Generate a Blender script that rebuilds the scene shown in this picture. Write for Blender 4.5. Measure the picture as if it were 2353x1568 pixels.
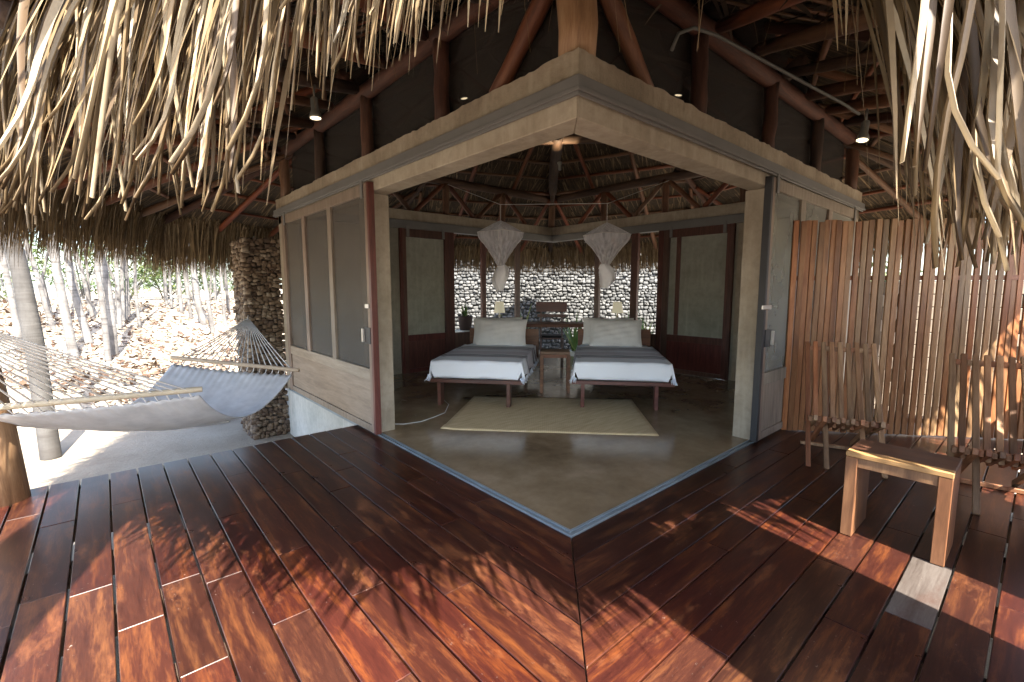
import bpy, bmesh, math, random
from mathutils import Vector, Matrix, Quaternion
R = math.radians
rnd = random.Random(7)
for o in list(bpy.data.objects):
    bpy.data.objects.remove(o)
scn = bpy.context.scene
COL = scn.collection

# ------------------------------------------------------------------ camera, sky, sun, exposure
cam_d = bpy.data.cameras.new('camera')
cam = bpy.data.objects.new('camera', cam_d)
COL.objects.link(cam)
cam.location = (-1.964, -1.721, 1.45)
cam.rotation_euler = (R(90 - 6.44), 0, R(-41.17))
cam_d.sensor_fit = 'HORIZONTAL'
cam_d.sensor_width = 36
cam_d.lens = 36 * 1072 / 2353
cam_d.clip_start = 0.05
cam_d.clip_end = 2000
scn.camera = cam

SUN = Vector((-0.155, -0.73, 1.0)).normalized()          # towards the sun
world = bpy.data.worlds.new('World')
scn.world = world
world.use_nodes = True
wn = world.node_tree
sky = wn.nodes.new('ShaderNodeTexSky')
sky.sky_type = 'NISHITA'
sky.sun_disc = False
sky.sun_elevation = math.asin(SUN.z)
sky.sun_rotation = math.atan2(SUN.x, SUN.y)
sky.altitude = 20
sky.air_density = 1.0
sky.dust_density = 2.0
bg = wn.nodes['Background']
bg.inputs['Strength'].default_value = 0.15
wn.links.new(sky.outputs[0], bg.inputs['Color'])

sun_d = bpy.data.lights.new('sun', 'SUN')
sun_d.energy = 4.7
sun_d.angle = R(0.55)
sun_d.color = (1.0, 0.94, 0.84)
sun = bpy.data.objects.new('sun', sun_d)
COL.objects.link(sun)
sun.rotation_euler = SUN.to_track_quat('Z', 'Y').to_euler()
sun.location = (-3, -12, 16)

vs = scn.view_settings
vs.view_transform = 'Standard'
vs.look = 'None'
vs.gamma = 1
vs.use_curve_mapping = False
vs.exposure = 2.65
scn.render.engine = 'CYCLES'
cy = scn.cycles
cy.use_denoising = True
cy.max_bounces = 10
cy.diffuse_bounces = 6
cy.glossy_bounces = 4
cy.transmission_bounces = 4
cy.transparent_max_bounces = 12
cy.sample_clamp_indirect = 6

# ------------------------------------------------------------------ node helpers
def new_mat(name):
    m = bpy.data.materials.new(name)
    m.use_nodes = True
    return m, m.node_tree, m.node_tree.nodes['Principled BSDF']

class NT:
    def __init__(s, nt): s.nt = nt
    def n(s, t, **kw):
        nd = s.nt.nodes.new('ShaderNode' + t)
        for k, v in kw.items():
            if k.startswith('i_'):
                nd.inputs[k[2:].replace('_', ' ')].default_value = v
            else:
                setattr(nd, k, v)
        return nd
    def l(s, a, b): s.nt.links.new(a, b)
    def coord(s, kind='Object'):
        return s.n('TexCoord').outputs[kind]
    def mapping(s, src, scale=(1, 1, 1), loc=None):
        m = s.n('Mapping')
        m.inputs['Scale'].default_value = scale
        s.l(src, m.inputs['Vector'])
        if loc is not None:
            s.l(loc, m.inputs['Location'])
        return m.outputs[0]
    def noise(s, vec, scale=5, detail=4, rough=.55, dist=0):
        n = s.n('TexNoise')
        n.inputs['Scale'].default_value = scale
        n.inputs['Detail'].default_value = detail
        n.inputs['Roughness'].default_value = rough
        n.inputs['Distortion'].default_value = dist
        if vec is not None: s.l(vec, n.inputs['Vector'])
        return n.outputs['Fac']
    def ramp(s, fac, stops, interp='LINEAR'):
        r = s.n('ValToRGB')
        e = r.color_ramp
        e.interpolation = interp
        e.elements.remove(e.elements[1])
        for i, (p, c) in enumerate(stops):
            if i == 0:
                el = e.elements[0]
                el.position = p
            else:
                el = e.elements.new(p)
            el.color = (c[0], c[1], c[2], 1) if not isinstance(c, (int, float)) else (c, c, c, 1)
        s.l(fac, r.inputs[0])
        return r.outputs[0]
    def math(s, op, a, b=None, clamp=False):
        m = s.n('Math', operation=op)
        m.use_clamp = clamp
        for i, v in enumerate((a, b)):
            if v is None: continue
            if isinstance(v, (int, float)): m.inputs[i].default_value = v
            else: s.l(v, m.inputs[i])
        return m.outputs[0]
    def mix(s, fac, a, b, blend='MIX'):
        m = s.n('Mix', data_type='RGBA', blend_type=blend)
        for sock, v in ((m.inputs['Factor'], fac), (m.inputs['A'], a), (m.inputs['B'], b)):
            if isinstance(v, (int, float)): sock.default_value = v
            elif isinstance(v, tuple): sock.default_value = (v[0], v[1], v[2], 1)
            else: s.l(v, sock)
        return m.outputs['Result']
    def bump(s, bsdf, h, strength=.3, dist=.01):
        b = s.n('Bump')
        b.inputs['Strength'].default_value = strength
        b.inputs['Distance'].default_value = dist
        s.l(h, b.inputs['Height'])
        s.l(b.outputs[0], bsdf.inputs['Normal'])
        return b
    def rand_vec(s, amount=37.0):
        oi = s.n('ObjectInfo')
        c = s.n('CombineXYZ')
        s.l(s.math('MULTIPLY', oi.outputs['Random'], amount), c.inputs[0])
        s.l(s.math('MULTIPLY', oi.outputs['Random'], amount * 1.7), c.inputs[1])
        s.l(s.math('MULTIPLY', oi.outputs['Random'], amount * .6), c.inputs[2])
        return c.outputs[0], oi.outputs['Random']

def wood(name, dark, mid, light, axis='X', rough=.45, var=.5, scale=1.0, wear=None, coat=0.0, bump=.15, gloss_var=.12, spec=.45, specks=False, hue=.03):
    """grain stretched along an axis of the object, each piece a little different"""
    m, nt, b = new_mat(name)
    t = NT(nt)
    rv, rr = t.rand_vec()
    sc = [9.0 * scale] * 3
    sc['XYZ'.index(axis)] = 0.9 * scale
    v = t.mapping(t.coord(), tuple(sc), rv)
    g = t.noise(v, 2.2, 6, .62, .6)
    fine = t.noise(v, 16, 5, .7)
    f = t.math('ADD', t.math('MULTIPLY', g, .68), t.math('MULTIPLY', fine, .32))
    c = t.ramp(f, [(.3, dark), (.5, mid), (.72, light)])
    # board to board difference
    hs = t.n('HueSaturation')
    t.l(c, hs.inputs['Color'])
    t.l(t.math('ADD', t.math('MULTIPLY', rr, var * 1.2), 1 - var * .6), hs.inputs['Value'])
    rr2 = t.math('FRACT', t.math('MULTIPLY', rr, 17.3))
    t.l(t.math('ADD', t.math('MULTIPLY', rr2, hue), .5 - hue / 2), hs.inputs['Hue'])
    t.l(t.math('ADD', t.math('MULTIPLY', rr2, -hue * 8), 1.05), hs.inputs['Saturation'])
    out = hs.outputs[0]
    r = t.math('ADD', t.math('MULTIPLY', t.noise(t.coord(), 3, 4), gloss_var * 2), rough - gloss_var)
    if wear:
        wc, lo, hi = wear
        wv = t.mapping(t.coord(), tuple(2.2 if i != 'XYZ'.index(axis) else .9 for i in range(3)), rv)
        w = t.ramp(t.noise(wv, 2.5, 7, .7), [(lo, 0.0), (hi, 1.0)])
        out = t.mix(w, out, wc)
        r = t.math('ADD', r, t.math('MULTIPLY', w, .18))
    if specks:
        k1 = t.noise(t.mapping(t.coord(), (1, 1, 1), rv), 55, 3, .7)
        k2 = t.noise(t.mapping(t.coord(), (1, 1, 1), rv), 3.5, 3, .6)
        sf = t.math('MULTIPLY', t.ramp(k1, [(.66, 0.0), (.74, 1.0)]), t.ramp(k2, [(.5, 0.0), (.66, .7)]))
        out = t.mix(sf, out, (.30, .25, .22))
    t.l(out, b.inputs['Base Color'])
    t.l(r, b.inputs['Roughness'])
    b.inputs['Coat Weight'].default_value = coat
    b.inputs['Specular IOR Level'].default_value = spec
    b.inputs['Coat Roughness'].default_value = .22
    t.bump(b, f, bump, .004)
    return m

def plain(name, col, rough=.6, metal=0, nscale=6, var=.12, bump=0, emit=None):
    m, nt, b = new_mat(name)
    t = NT(nt)
    n = t.noise(t.coord(), nscale, 5)
    d = tuple(max(0, c * (1 - var)) for c in col)
    l = tuple(min(1, c * (1 + var)) for c in col)
    t.l(t.ramp(n, [(.3, d), (.7, l)]), b.inputs['Base Color'])
    b.inputs['Roughness'].default_value = rough
    b.inputs['Metallic'].default_value = metal
    if bump: t.bump(b, t.noise(t.coord(), nscale * 8, 4), bump, .01)
    if emit:
        b.inputs['Emission Color'].default_value = (*emit[0], 1)
        b.inputs['Emission Strength'].default_value = emit[1]
    return m

def concrete(name, a, b_, c, scale=1.6, rough=.75, bump=.35, streak=True):
    m, nt, b = new_mat(name)
    t = NT(nt)
    co = t.coord()
    n1 = t.noise(co, scale, 6, .65, .4)
    n2 = t.noise(co, scale * 9, 5, .7)
    col = t.ramp(n1, [(.28, a), (.5, b_), (.74, c)])
    col = t.mix(t.math('MULTIPLY', t.ramp(n2, [(.45, 0.0), (.75, 1.0)]), .35), col, tuple(x * .55 for x in a))
    if streak:
        n3 = t.noise(t.mapping(co, (5, 5, .5)), 2.4, 4, .6)
        col = t.mix(t.math('MULTIPLY', t.ramp(n3, [(.5, 0.0), (.75, 1.0)]), .4), col, tuple(x * 1.2 for x in c))
    t.l(col, b.inputs['Base Color'])
    b.inputs['Roughness'].default_value = rough
    t.bump(b, t.noise(co, scale * 22, 6, .7), bump, .006)
    return m

def leafy(name, stops, rough=.6, trans=.0, island=True, obj_rand=False):
    """dry or green blades: one shade per blade"""
    m, nt, b = new_mat(name)
    t = NT(nt)
    if island:
        f = t.n('NewGeometry').outputs['Random Per Island']
    else:
        f = t.n('ObjectInfo').outputs['Random']
    c = t.ramp(f, stops)
    n = t.noise(t.coord(), 9, 4)
    c = t.mix(t.math('MULTIPLY', t.ramp(n, [(.35, 0.0), (.75, 1.0)]), .45), c, tuple(x * .55 for x in stops[0][1]))
    t.l(c, b.inputs['Base Color'])
    b.inputs['Roughness'].default_value = rough
    if trans > 0:
        tr = t.n('BsdfTranslucent')
        t.l(c, tr.inputs['Color'])
        mx = t.n('MixShader')
        mx.inputs[0].default_value = trans
        t.l(b.outputs[0], mx.inputs[1]); t.l(tr.outputs[0], mx.inputs[2])
        t.l(mx.outputs[0], nt.nodes['Material Output'].inputs['Surface'])
    return m

# ------------------------------------------------------------------ materials
M = {}
deckw = dict(dark=(.014, .0044, .0040), mid=(.036, .0108, .0070), light=(.128, .042, .0135), rough=.30, var=.42, wear=((.195, .072, .028), .56, .82), specks=True, hue=.013, coat=0, bump=.10, gloss_var=.09, spec=.30)
M['deck_y'] = wood('varnished_plank_along', axis='Y', **deckw)
M['deck_x'] = wood('varnished_plank_across', axis='X', **deckw)
pale = dict(dark=(.040, .031, .025), mid=(.075, .063, .054), light=(.115, .102, .09), rough=.5, var=.1, wear=((.05, .022, .014), .52, .75), specks=True)
M['deck_pale'] = wood('bleached_plank', axis='X', **pale)
M['joist'] = plain('dark_joist', (.05, .03, .02), .8)
M['redwood'] = wood('dark_red_wood', (.04, .014, .010), (.095, .032, .02), (.16, .06, .036), 'Z', .42, .3)
M['darkwood'] = wood('dark_bed_wood', (.045, .016, .010), (.10, .034, .02), (.17, .062, .036), 'X', .35, .25)
M['brownwood'] = wood('brown_wood', (.10, .045, .02), (.20, .09, .04), (.32, .16, .07), 'X', .5, .25)
M['pole'] = wood('peeled_pole', (.055, .019, .008), (.145, .052, .019), (.25, .10, .037), 'Z', .6, .6, bump=.3)
M['polegrain'] = wood('bark_pole', (.025, .012, .008), (.065, .028, .014), (.13, .06, .03), 'Z', .75, .5, bump=.5)
M['post'] = wood('weathered_post', (.12, .055, .022), (.30, .15, .06), (.46, .28, .14), 'Z', .6, .2, bump=.4)
M['slat'] = wood('screen_slat', (.14, .054, .017), (.29, .132, .045), (.44, .24, .10), 'Z', .5, .6)
M['chairslat'] = wood('chair_slat', (.13, .055, .024), (.30, .14, .058), (.47, .26, .125), 'Z', .55, .6)
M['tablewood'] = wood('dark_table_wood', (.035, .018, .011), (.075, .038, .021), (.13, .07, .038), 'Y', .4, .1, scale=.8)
M['sun_edge'] = wood('sunlit_table_edge', (.22, .13, .05), (.36, .235, .095), (.48, .34, .15), 'Y', .45, .1, scale=.8)  # pale colour painted in for the sun strip along the front edge
M['tableleg'] = wood('brown_table_leg', (.09, .042, .018), (.19, .092, .038), (.31, .17, .075), 'Z', .42, .1, scale=.8)
M['dooroak'] = wood('weathered_door_wood', (.13, .098, .068), (.22, .17, .122), (.31, .25, .19), 'Z', .55, .1)
M['dooroak_y'] = wood('weathered_door_panel', (.17, .122, .080), (.27, .20, .137), (.37, .29, .21), 'Y', .55, .1)
M['concrete'] = concrete('tan_concrete', (.25, .205, .145), (.36, .305, .225), (.46, .40, .31))
M['rough_concrete'] = concrete('rough_curb_concrete', (.20, .155, .105), (.31, .25, .175), (.41, .345, .255), 2.4, .85, .8)
M['plinth'] = concrete('pale_plinth', (.36, .36, .32), (.47, .47, .42), (.58, .57, .52))
M['wallplaster'] = concrete('dim_plaster', (.20, .19, .15), (.28, .265, .21), (.36, .34, .27), 1.2)
M['metal'] = plain('grey_painted_steel', (.19, .185, .175), .5, .2, 3, .1)
M['alu'] = plain('aluminium_track', (.26, .31, .34), .4, .4, 5, .15)
def mesh_screen(nm, col, through):
    m = plain(nm, col, .7, 0, 1.2, .15)
    t = NT(m.node_tree)
    tr = t.n('BsdfTransparent')
    mx = t.n('MixShader')
    mx.inputs[0].default_value = 1 - through
    t.l(tr.outputs[0], mx.inputs[1])
    t.l(m.node_tree.nodes['Principled BSDF'].outputs[0], mx.inputs[2])
    t.l(mx.outputs[0], m.node_tree.nodes['Material Output'].inputs['Surface'])
    return m
M['screen'] = mesh_screen('insect_screen', (.11, .095, .078), .5)
M['screen_grey'] = mesh_screen('grey_insect_screen', (.24, .235, .20), .45)
M['panel_grey'] = concrete('grey_panel', (.22, .225, .18), (.30, .30, .245), (.38, .375, .31), 1.5)
M['black'] = plain('black_steel', (.02, .02, .022), .5)
M['chrome'] = plain('bright_latch', (.62, .60, .56), .3, .6)
M['lampbody'] = plain('lamp_housing', (.20, .20, .18), .5, .3)
M['lampglow'] = plain('lamp_glow', (1, .9, .7), .4, emit=((1, .80, .50), 1.1))
M['pipe'] = plain('conduit_pipe', (.09, .09, .08), .6)
M['canvas'] = leafy('hammock_canvas', [(0, (.74, .74, .74)), (1, (.76, .75, .74))], .9, .35)
M['cord'] = plain('cotton_cord', (.66, .64, .60), .8)
M['bar'] = wood('spreader_bar', (.30, .22, .14), (.42, .32, .21), (.52, .41, .28), 'X', .6, .1)
M['line'] = plain('line_cord', (.55, .55, .52), .7)
M['linen'] = plain('pillow_linen', (.82, .80, .75), .9, 0, 5, .08, .12)
M['sheet'] = plain('white_sheet', (.76, .83, .92), .85, 0, 8, .04, .08)
M['shade'] = plain('lamp_shade', (.80, .76, .62), .8, 0, 4, .05, emit=((1, .9, .62), .045))
M['ceramic'] = plain('lamp_foot', (.6, .57, .5), .5)
M['cushion'] = plain('dark_cushion', (.02, .02, .022), .7)
M['stone'] = leafy('dry_stone', [(0, (.07, .045, .03)), (.35, (.13, .088, .056)), (.7, (.20, .145, .095)), (1, (.30, .245, .18))], .85, 0, False)
M['stone_i'] = leafy('dry_stone_rest', [(0, (.07, .045, .03)), (.35, (.13, .088, .056)), (.7, (.20, .145, .095)), (1, (.30, .245, .18))], .85, 0, True)
M['wstone'] = leafy('pale_stone', [(0, (.055, .056, .055)), (.5, (.10, .10, .097)), (1, (.16, .158, .15))], .85, 0, False)
M['wstone_i'] = leafy('pale_stone_rest', [(0, (.055, .056, .055)), (.5, (.10, .10, .097)), (1, (.16, .158, .15))], .85, 0, True)
M['mortar'] = plain('dark_joint', (.035, .03, .025), .95)
M['mortar_grey'] = plain('grey_joint', (.075, .078, .075), .95)
M['block'] = concrete('pale_block', (.10, .075, .05), (.135, .105, .075), (.17, .14, .105), 2)
M['thatch_top'] = plain('thatch_mass', (.06, .042, .026), .95, 0, 20, .4, .6)
dry = [(0, (.13, .085, .045)), (.3, (.27, .19, .105)), (.65, (.42, .32, .20)), (1, (.56, .48, .35))]
M['under'] = leafy('shaded_thatch_underside', [(0, (.016, .010, .007)), (.4, (.034, .022, .013)), (.8, (.062, .041, .024)), (1, (.13, .09, .053))], .8, .0)  # darker copy, shade put into the colour of the front facets
M['under_lit'] = leafy('lit_thatch_underside', [(0, (.06, .036, .018)), (.4, (.13, .085, .042)), (.8, (.22, .15, .077)), (1, (.32, .235, .13))], .8, .0)  # lighter copy of the same thatch, light put into its colour
M['fringe'] = leafy('eave_fringe', [(0, (.08, .047, .02)), (.4, (.18, .118, .052)), (.8, (.31, .215, .108)), (1, (.47, .37, .23))], .7, .15)
M['frond'] = leafy('dry_frond', [(0, (.085, .05, .022)), (.35, (.20, .135, .066)), (.7, (.36, .27, .155)), (1, (.54, .46, .335))], .55, .18, False)
M['bark'] = None
M['green'] = leafy('bush_leaf', [(0, (.035, .065, .018)), (.5, (.085, .13, .035)), (1, (.16, .19, .06))], .6, .2)
M['agave'] = leafy('agave_leaf', [(0, (.07, .15, .04)), (.6, (.16, .26, .07)), (1, (.38, .40, .14))], .5, .15)
M['pot'] = plain('dark_pot', (.05, .03, .025), .7)
M['litter'] = leafy('fallen_leaf', [(0, (.04, .018, .010)), (.4, (.11, .06, .033)), (.75, (.19, .14, .095)), (1, (.26, .22, .175))], .8)

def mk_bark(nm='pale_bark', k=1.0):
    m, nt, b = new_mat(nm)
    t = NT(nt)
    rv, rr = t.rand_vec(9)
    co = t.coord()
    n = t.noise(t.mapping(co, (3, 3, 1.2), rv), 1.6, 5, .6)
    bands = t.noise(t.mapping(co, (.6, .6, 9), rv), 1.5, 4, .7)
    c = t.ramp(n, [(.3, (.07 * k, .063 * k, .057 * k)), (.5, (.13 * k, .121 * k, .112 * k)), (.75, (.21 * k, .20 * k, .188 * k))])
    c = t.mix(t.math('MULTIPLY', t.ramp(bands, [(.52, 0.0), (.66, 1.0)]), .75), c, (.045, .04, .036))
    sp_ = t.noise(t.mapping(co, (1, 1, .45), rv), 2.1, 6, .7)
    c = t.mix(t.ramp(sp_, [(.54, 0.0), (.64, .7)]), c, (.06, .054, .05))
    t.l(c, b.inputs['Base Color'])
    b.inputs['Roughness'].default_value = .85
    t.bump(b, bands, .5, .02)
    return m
M['bark'] = mk_bark()
M['bark_grey_shaded'] = mk_bark('shaded_grey_bark', .42)  # grey trunk, darkened further for the roof shade on it

def mk_floor():
    m, nt, b = new_mat('polished_cement')
    t = NT(nt)
    co = t.coord()
    n = t.noise(co, 1.3, 8, .66, .15)
    n2 = t.noise(t.mapping(co, (1, 1, 1)), 5, 6, .7, .4)
    c = t.ramp(n, [(.30, (.125, .087, .048)), (.48, (.24, .175, .102)), (.66, (.35, .265, .17)), (.8, (.42, .34, .235))])
    c = t.mix(t.math('MULTIPLY', t.ramp(n2, [(.4, 0.0), (.7, 1.0)]), .22), c, (.10, .065, .03))
    t.l(c, b.inputs['Base Color'])
    t.l(t.math('ADD', t.math('MULTIPLY', n2, .12), .10), b.inputs['Roughness'])
    b.inputs['Specular IOR Level'].default_value = .6
    t.bump(b, n2, .06, .004)
    return m
M['floor'] = mk_floor()

def mk_sand():
    m, nt, b = new_mat('pale_sand')
    t = NT(nt)
    co = t.coord()
    n = t.noise(co, .8, 7, .65)
    n2 = t.noise(co, 14, 6, .75)
    c = t.ramp(n, [(.3, (.20, .16, .115)), (.5, (.28, .235, .175)), (.75, (.35, .30, .235))])
    c = t.mix(t.math('MULTIPLY', t.ramp(n2, [(.5, 0.0), (.72, 1.0)]), .5), c, (.22, .15, .10))
    t.l(c, b.inputs['Base Color'])
    b.inputs['Roughness'].default_value = .95
    t.bump(b, n2, .6, .03)
    return m
M['sand'] = mk_sand()

def mk_rug():
    m, nt, b = new_mat('woven_palm_mat')
    t = NT(nt)
    co = t.coord()
    ch = t.n('TexChecker')
    ch.inputs['Scale'].default_value = 70
    t.l(co, ch.inputs['Vector'])
    n = t.noise(t.mapping(co, (1, 6, 1)), 4, 5, .6)
    c = t.ramp(n, [(.3, (.50, .38, .20)), (.55, (.63, .50, .29)), (.75, (.70, .58, .36))])
    c = t.mix(t.math('MULTIPLY', ch.outputs['Fac'], .18), c, (.22, .15, .065))
    t.l(c, b.inputs['Base Color'])
    b.inputs['Roughness'].default_value = .85
    t.bump(b, ch.outputs['Fac'], .3, .003)
    return m
M['rug'] = mk_rug()

def mk_spread():
    """bedspread woven in stripes across its length (object y, foot at 0)"""
    m, nt, b = new_mat('striped_bedspread')
    t = NT(nt)
    co = t.coord()
    sp = t.n('SeparateXYZ')
    t.l(co, sp.inputs[0])
    y = t.math('DIVIDE', sp.outputs[1], 2.0)
    W, G, B, K, L = (.90, .94, .98), (.74, .73, .76), (.60, .55, .58), (.16, .13, .14), (.88, .91, .95)
    c = t.ramp(y, [(0, W), (.13, L), (.17, G), (.20, K), (.235, L), (.25, K), (.29, G), (.32, B), (.46, G), (.52, B), (.60, K), (.64, L), (.66, K), (.70, G), (.76, L)], 'CONSTANT')
    wv = t.n('TexWave')
    wv.inputs['Scale'].default_value = 26
    wv.inputs['Distortion'].default_value = 6
    wv.inputs['Detail'].default_value = 3
    t.l(co, wv.inputs['Vector'])
    bandmask = t.ramp(y, [(0, 0.0), (.02, .6), (.07, 0.0), (.19, .8), (.30, .3), (.59, .8), (.71, .2)], 'CONSTANT')
    c = t.mix(t.math('MULTIPLY', t.math('MULTIPLY', wv.outputs['Fac'], bandmask), .5), c, (.50, .55, .60))
    t.l(c, b.inputs['Base Color'])
    b.inputs['Roughness'].default_value = .9
    t.bump(b, t.noise(co, 60, 4), .25, .004)
    b.inputs['Sheen Weight'].default_value = .10
    b.inputs['Sheen Roughness'].default_value = .45
    return m
M['spread'] = mk_spread()

def mk_net():
    m, nt, b = new_mat('mosquito_netting')
    t = NT(nt)
    b.inputs['Base Color'].default_value = (.93, .93, .97, 1)
    b.inputs['Roughness'].default_value = .8
    lw = t.n('LayerWeight')
    lw.inputs['Blend'].default_value = .35
    n = t.noise(t.mapping(t.coord(), (14, 14, 1.0)), 2, 3)
    f = t.math('ADD', t.math('MULTIPLY', lw.outputs['Facing'], .5), t.math('MULTIPLY', n, .8), True)
    tr = t.n('BsdfTransparent')
    tl = t.n('BsdfTranslucent')
    tl.inputs['Color'].default_value = (.95, .93, .95, 1)
    mb_ = t.n('MixShader')
    mb_.inputs[0].default_value = .5
    t.l(b.outputs[0], mb_.inputs[1]); t.l(tl.outputs[0], mb_.inputs[2])
    mx = t.n('MixShader')
    t.l(f, mx.inputs[0]); t.l(tr.outputs[0], mx.inputs[1]); t.l(mb_.outputs[0], mx.inputs[2])
    t.l(mx.outputs[0], nt.nodes['Material Output'].inputs['Surface'])
    return m
M['net'] = mk_net()
M['netcloth'] = plain('knotted_netting', (.96, .96, .98), .85, 0, 9, .1, .2)

# ------------------------------------------------------------------ mesh helpers
BASE = {}
def base_of(o):
    v = Vector((0, 0, 0))
    while o is not None:
        v = v + Vector(BASE.get(o.name, (0, 0, 0)))
        o = o.parent
    return v

class MB:
    def __init__(s): s.v, s.f = [], []
    def add(s, verts, faces):
        k = len(s.v)
        s.v += [Vector(p) for p in verts]
        s.f += [tuple(i + k for i in f) for f in faces]
        return s
    def box(s, x0, x1, y0, y1, z0, z1):
        return s.add([(x0, y0, z0), (x1, y0, z0), (x1, y1, z0), (x0, y1, z0), (x0, y0, z1), (x1, y0, z1), (x1, y1, z1), (x0, y1, z1)],
                     [(3, 2, 1, 0), (4, 5, 6, 7), (0, 1, 5, 4), (1, 2, 6, 5), (2, 3, 7, 6), (3, 0, 4, 7)])
    def prism(s, poly, z0, z1):
        n = len(poly)
        vs_ = [(p[0], p[1], z0) for p in poly] + [(p[0], p[1], z1) for p in poly]
        fs = [tuple(range(n - 1, -1, -1)), tuple(range(n, 2 * n))] + [(i, (i + 1) % n, n + (i + 1) % n, n + i) for i in range(n)]
        return s.add(vs_, fs)
    def bar(s, a, b, w, h, up=(0, 0, 1)):
        """rectangular bar from a to b"""
        a, b = Vector(a), Vector(b)
        d = (b - a).normalized()
        side = d.cross(Vector(up))
        if side.length < 1e-4: side = d.cross(Vector((1, 0, 0)))
        side.normalize()
        u = side.cross(d)
        sw, uh = side * w / 2, u * h / 2
        vs_ = [p + o for p in (a, b) for o in (-sw - uh, sw - uh, sw + uh, -sw + uh)]
        return s.add(vs_, [(3, 2, 1, 0), (4, 5, 6, 7), (0, 1, 5, 4), (1, 2, 6, 5), (2, 3, 7, 6), (3, 0, 4, 7)])
    def tube(s, pts, rad, n=8, cap=True, wob=0.0):
        pts = [Vector(p) for p in pts]
        if isinstance(rad, (int, float)): rad = [rad] * len(pts)
        k = len(s.v)
        ref = Vector((0, 0, 1)) if abs((pts[-1] - pts[0]).normalized().z) < .9 else Vector((1, 0, 0))
        for i, p in enumerate(pts):
            d = (pts[min(i + 1, len(pts) - 1)] - pts[max(i - 1, 0)]).normalized()
            a = d.cross(ref).normalized()
            b = a.cross(d)
            for j in range(n):
                t = 2 * math.pi * j / n
                r = rad[i] * (1 + wob * (rnd.random() - .5))
                s.v.append(p + a * math.cos(t) * r + b * math.sin(t) * r)
        for i in range(len(pts) - 1):
            for j in range(n):
                j2 = (j + 1) % n
                s.f.append((k + i * n + j, k + i * n + j2, k + (i + 1) * n + j2, k + (i + 1) * n + j))
        if cap:
            s.f.append(tuple(k + j for j in range(n - 1, -1, -1)))
            s.f.append(tuple(k + (len(pts) - 1) * n + j for j in range(n)))
        return s
    def lathe(s, prof, c=(0, 0, 0), n=20):
        k = len(s.v)
        for r, z in prof:
            for j in range(n):
                t = 2 * math.pi * j / n
                s.v.append(Vector((c[0] + r * math.cos(t), c[1] + r * math.sin(t), c[2] + z)))
        for i in range(len(prof) - 1):
            for j in range(n):
                j2 = (j + 1) % n
                s.f.append((k + i * n + j, k + i * n + j2, k + (i + 1) * n + j2, k + (i + 1) * n + j))
        return s
    def grid(s, fn, nu, nv):
        k = len(s.v)
        for i in range(nu + 1):
            for j in range(nv + 1):
                s.v.append(Vector(fn(i / nu, j / nv)))
        for i in range(nu):
            for j in range(nv):
                a = k + i * (nv + 1) + j
                s.f.append((a, a + nv + 1, a + nv + 2, a + 1))
        return s
    def mesh(s, name, mat, bevel=0, smooth=False, off=(0, 0, 0)):
        off = Vector(off)
        me = bpy.data.meshes.new(name)
        me.from_pydata([tuple(p - off) for p in s.v], [], s.f)
        if bevel:
            bm = bmesh.new()
            bm.from_mesh(me)
            bmesh.ops.bevel(bm, geom=list(bm.edges), offset=bevel, segments=1 if bevel < .02 else 2, affect='EDGES', clamp_overlap=True)
            bm.to_mesh(me)
            bm.free()
        if smooth:
            me.polygons.foreach_set('use_smooth', [True] * len(me.polygons))
        if mat: me.materials.append(mat)
        me.update()
        return me
    def build(s, name, mat, parent=None, bevel=0, smooth=False, origin=None):
        """link as one object; vertices are in world space, the object sits at its thing's base or at origin"""
        pb = base_of(parent)
        org = Vector(origin) if origin is not None else pb
        o = bpy.data.objects.new(name, s.mesh(name, mat, bevel, smooth, org))
        COL.objects.link(o)
        o.location = org - pb
        if parent is not None: o.parent = parent
        BASE[o.name] = tuple(org - pb)
        return o

def link(name, me, parent=None, loc=(0, 0, 0)):
    o = bpy.data.objects.new(name, me)
    COL.objects.link(o)
    o.parent = parent
    o.location = loc
    BASE[o.name] = tuple(loc)
    return o
def tag(o, label, cat, group=None):
    o['label'] = label
    o['category'] = cat
    if group: o['group'] = group
    return o
def thing(name, label, cat, loc=(0, 0, 0), rz=0, group=None):
    o = bpy.data.objects.new(name, None)
    COL.objects.link(o)
    o.empty_display_size = .2
    o.location = loc
    o.rotation_euler = (0, 0, rz)
    BASE[o.name] = tuple(loc)
    return tag(o, label, cat, group)
def local(o):
    """parts of this thing are built in its own axes"""
    BASE[o.name] = (0, 0, 0)
    return o
def copy_tree(o, parent=None):
    c = o.copy()
    COL.objects.link(c)
    c.parent = parent
    for ch in list(o.children):
        copy_tree(ch, c)
    return c
def structure(o):
    o['kind'] = 'structure'
    return o
def jit(a): return rnd.uniform(-a, a)
S2 = 2 ** .5
def UV(u, v, z=0): return Vector(((v + u) / S2, (v - u) / S2, z))

# ------------------------------------------------------------------ ground
CX = CY = 2.78
def hgt(x, y):
    r = math.hypot(x - CX, y - CY)
    h = -.72 + .15 * max(0, min(r, 19) - 7.6)
    if r > 8: h += .10 * math.sin(x * 1.3 + 2) * math.sin(y * 1.1) * min(1, (r - 8) / 4)
    return h
g = MB()
rad = [0, 3, 5, 6, 7] + [7.5 + .5 * i for i in range(26)] + [22, 26, 32, 45, 80, 160, 400, 900]
NA = 96
for r in rad:
    for j in range(NA):
        a = 2 * math.pi * j / NA
        x, y = CX + r * math.cos(a), CY + r * math.sin(a)
        g.v.append(Vector((x, y, hgt(x, y))))
for i in range(len(rad) - 1):
    for j in range(NA):
        j2 = (j + 1) % NA
        g.f.append((i * NA + j, (i + 1) * NA + j, (i + 1) * NA + j2, i * NA + j2))
structure(g.build('sand_ground', M['sand'], smooth=True))

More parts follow.
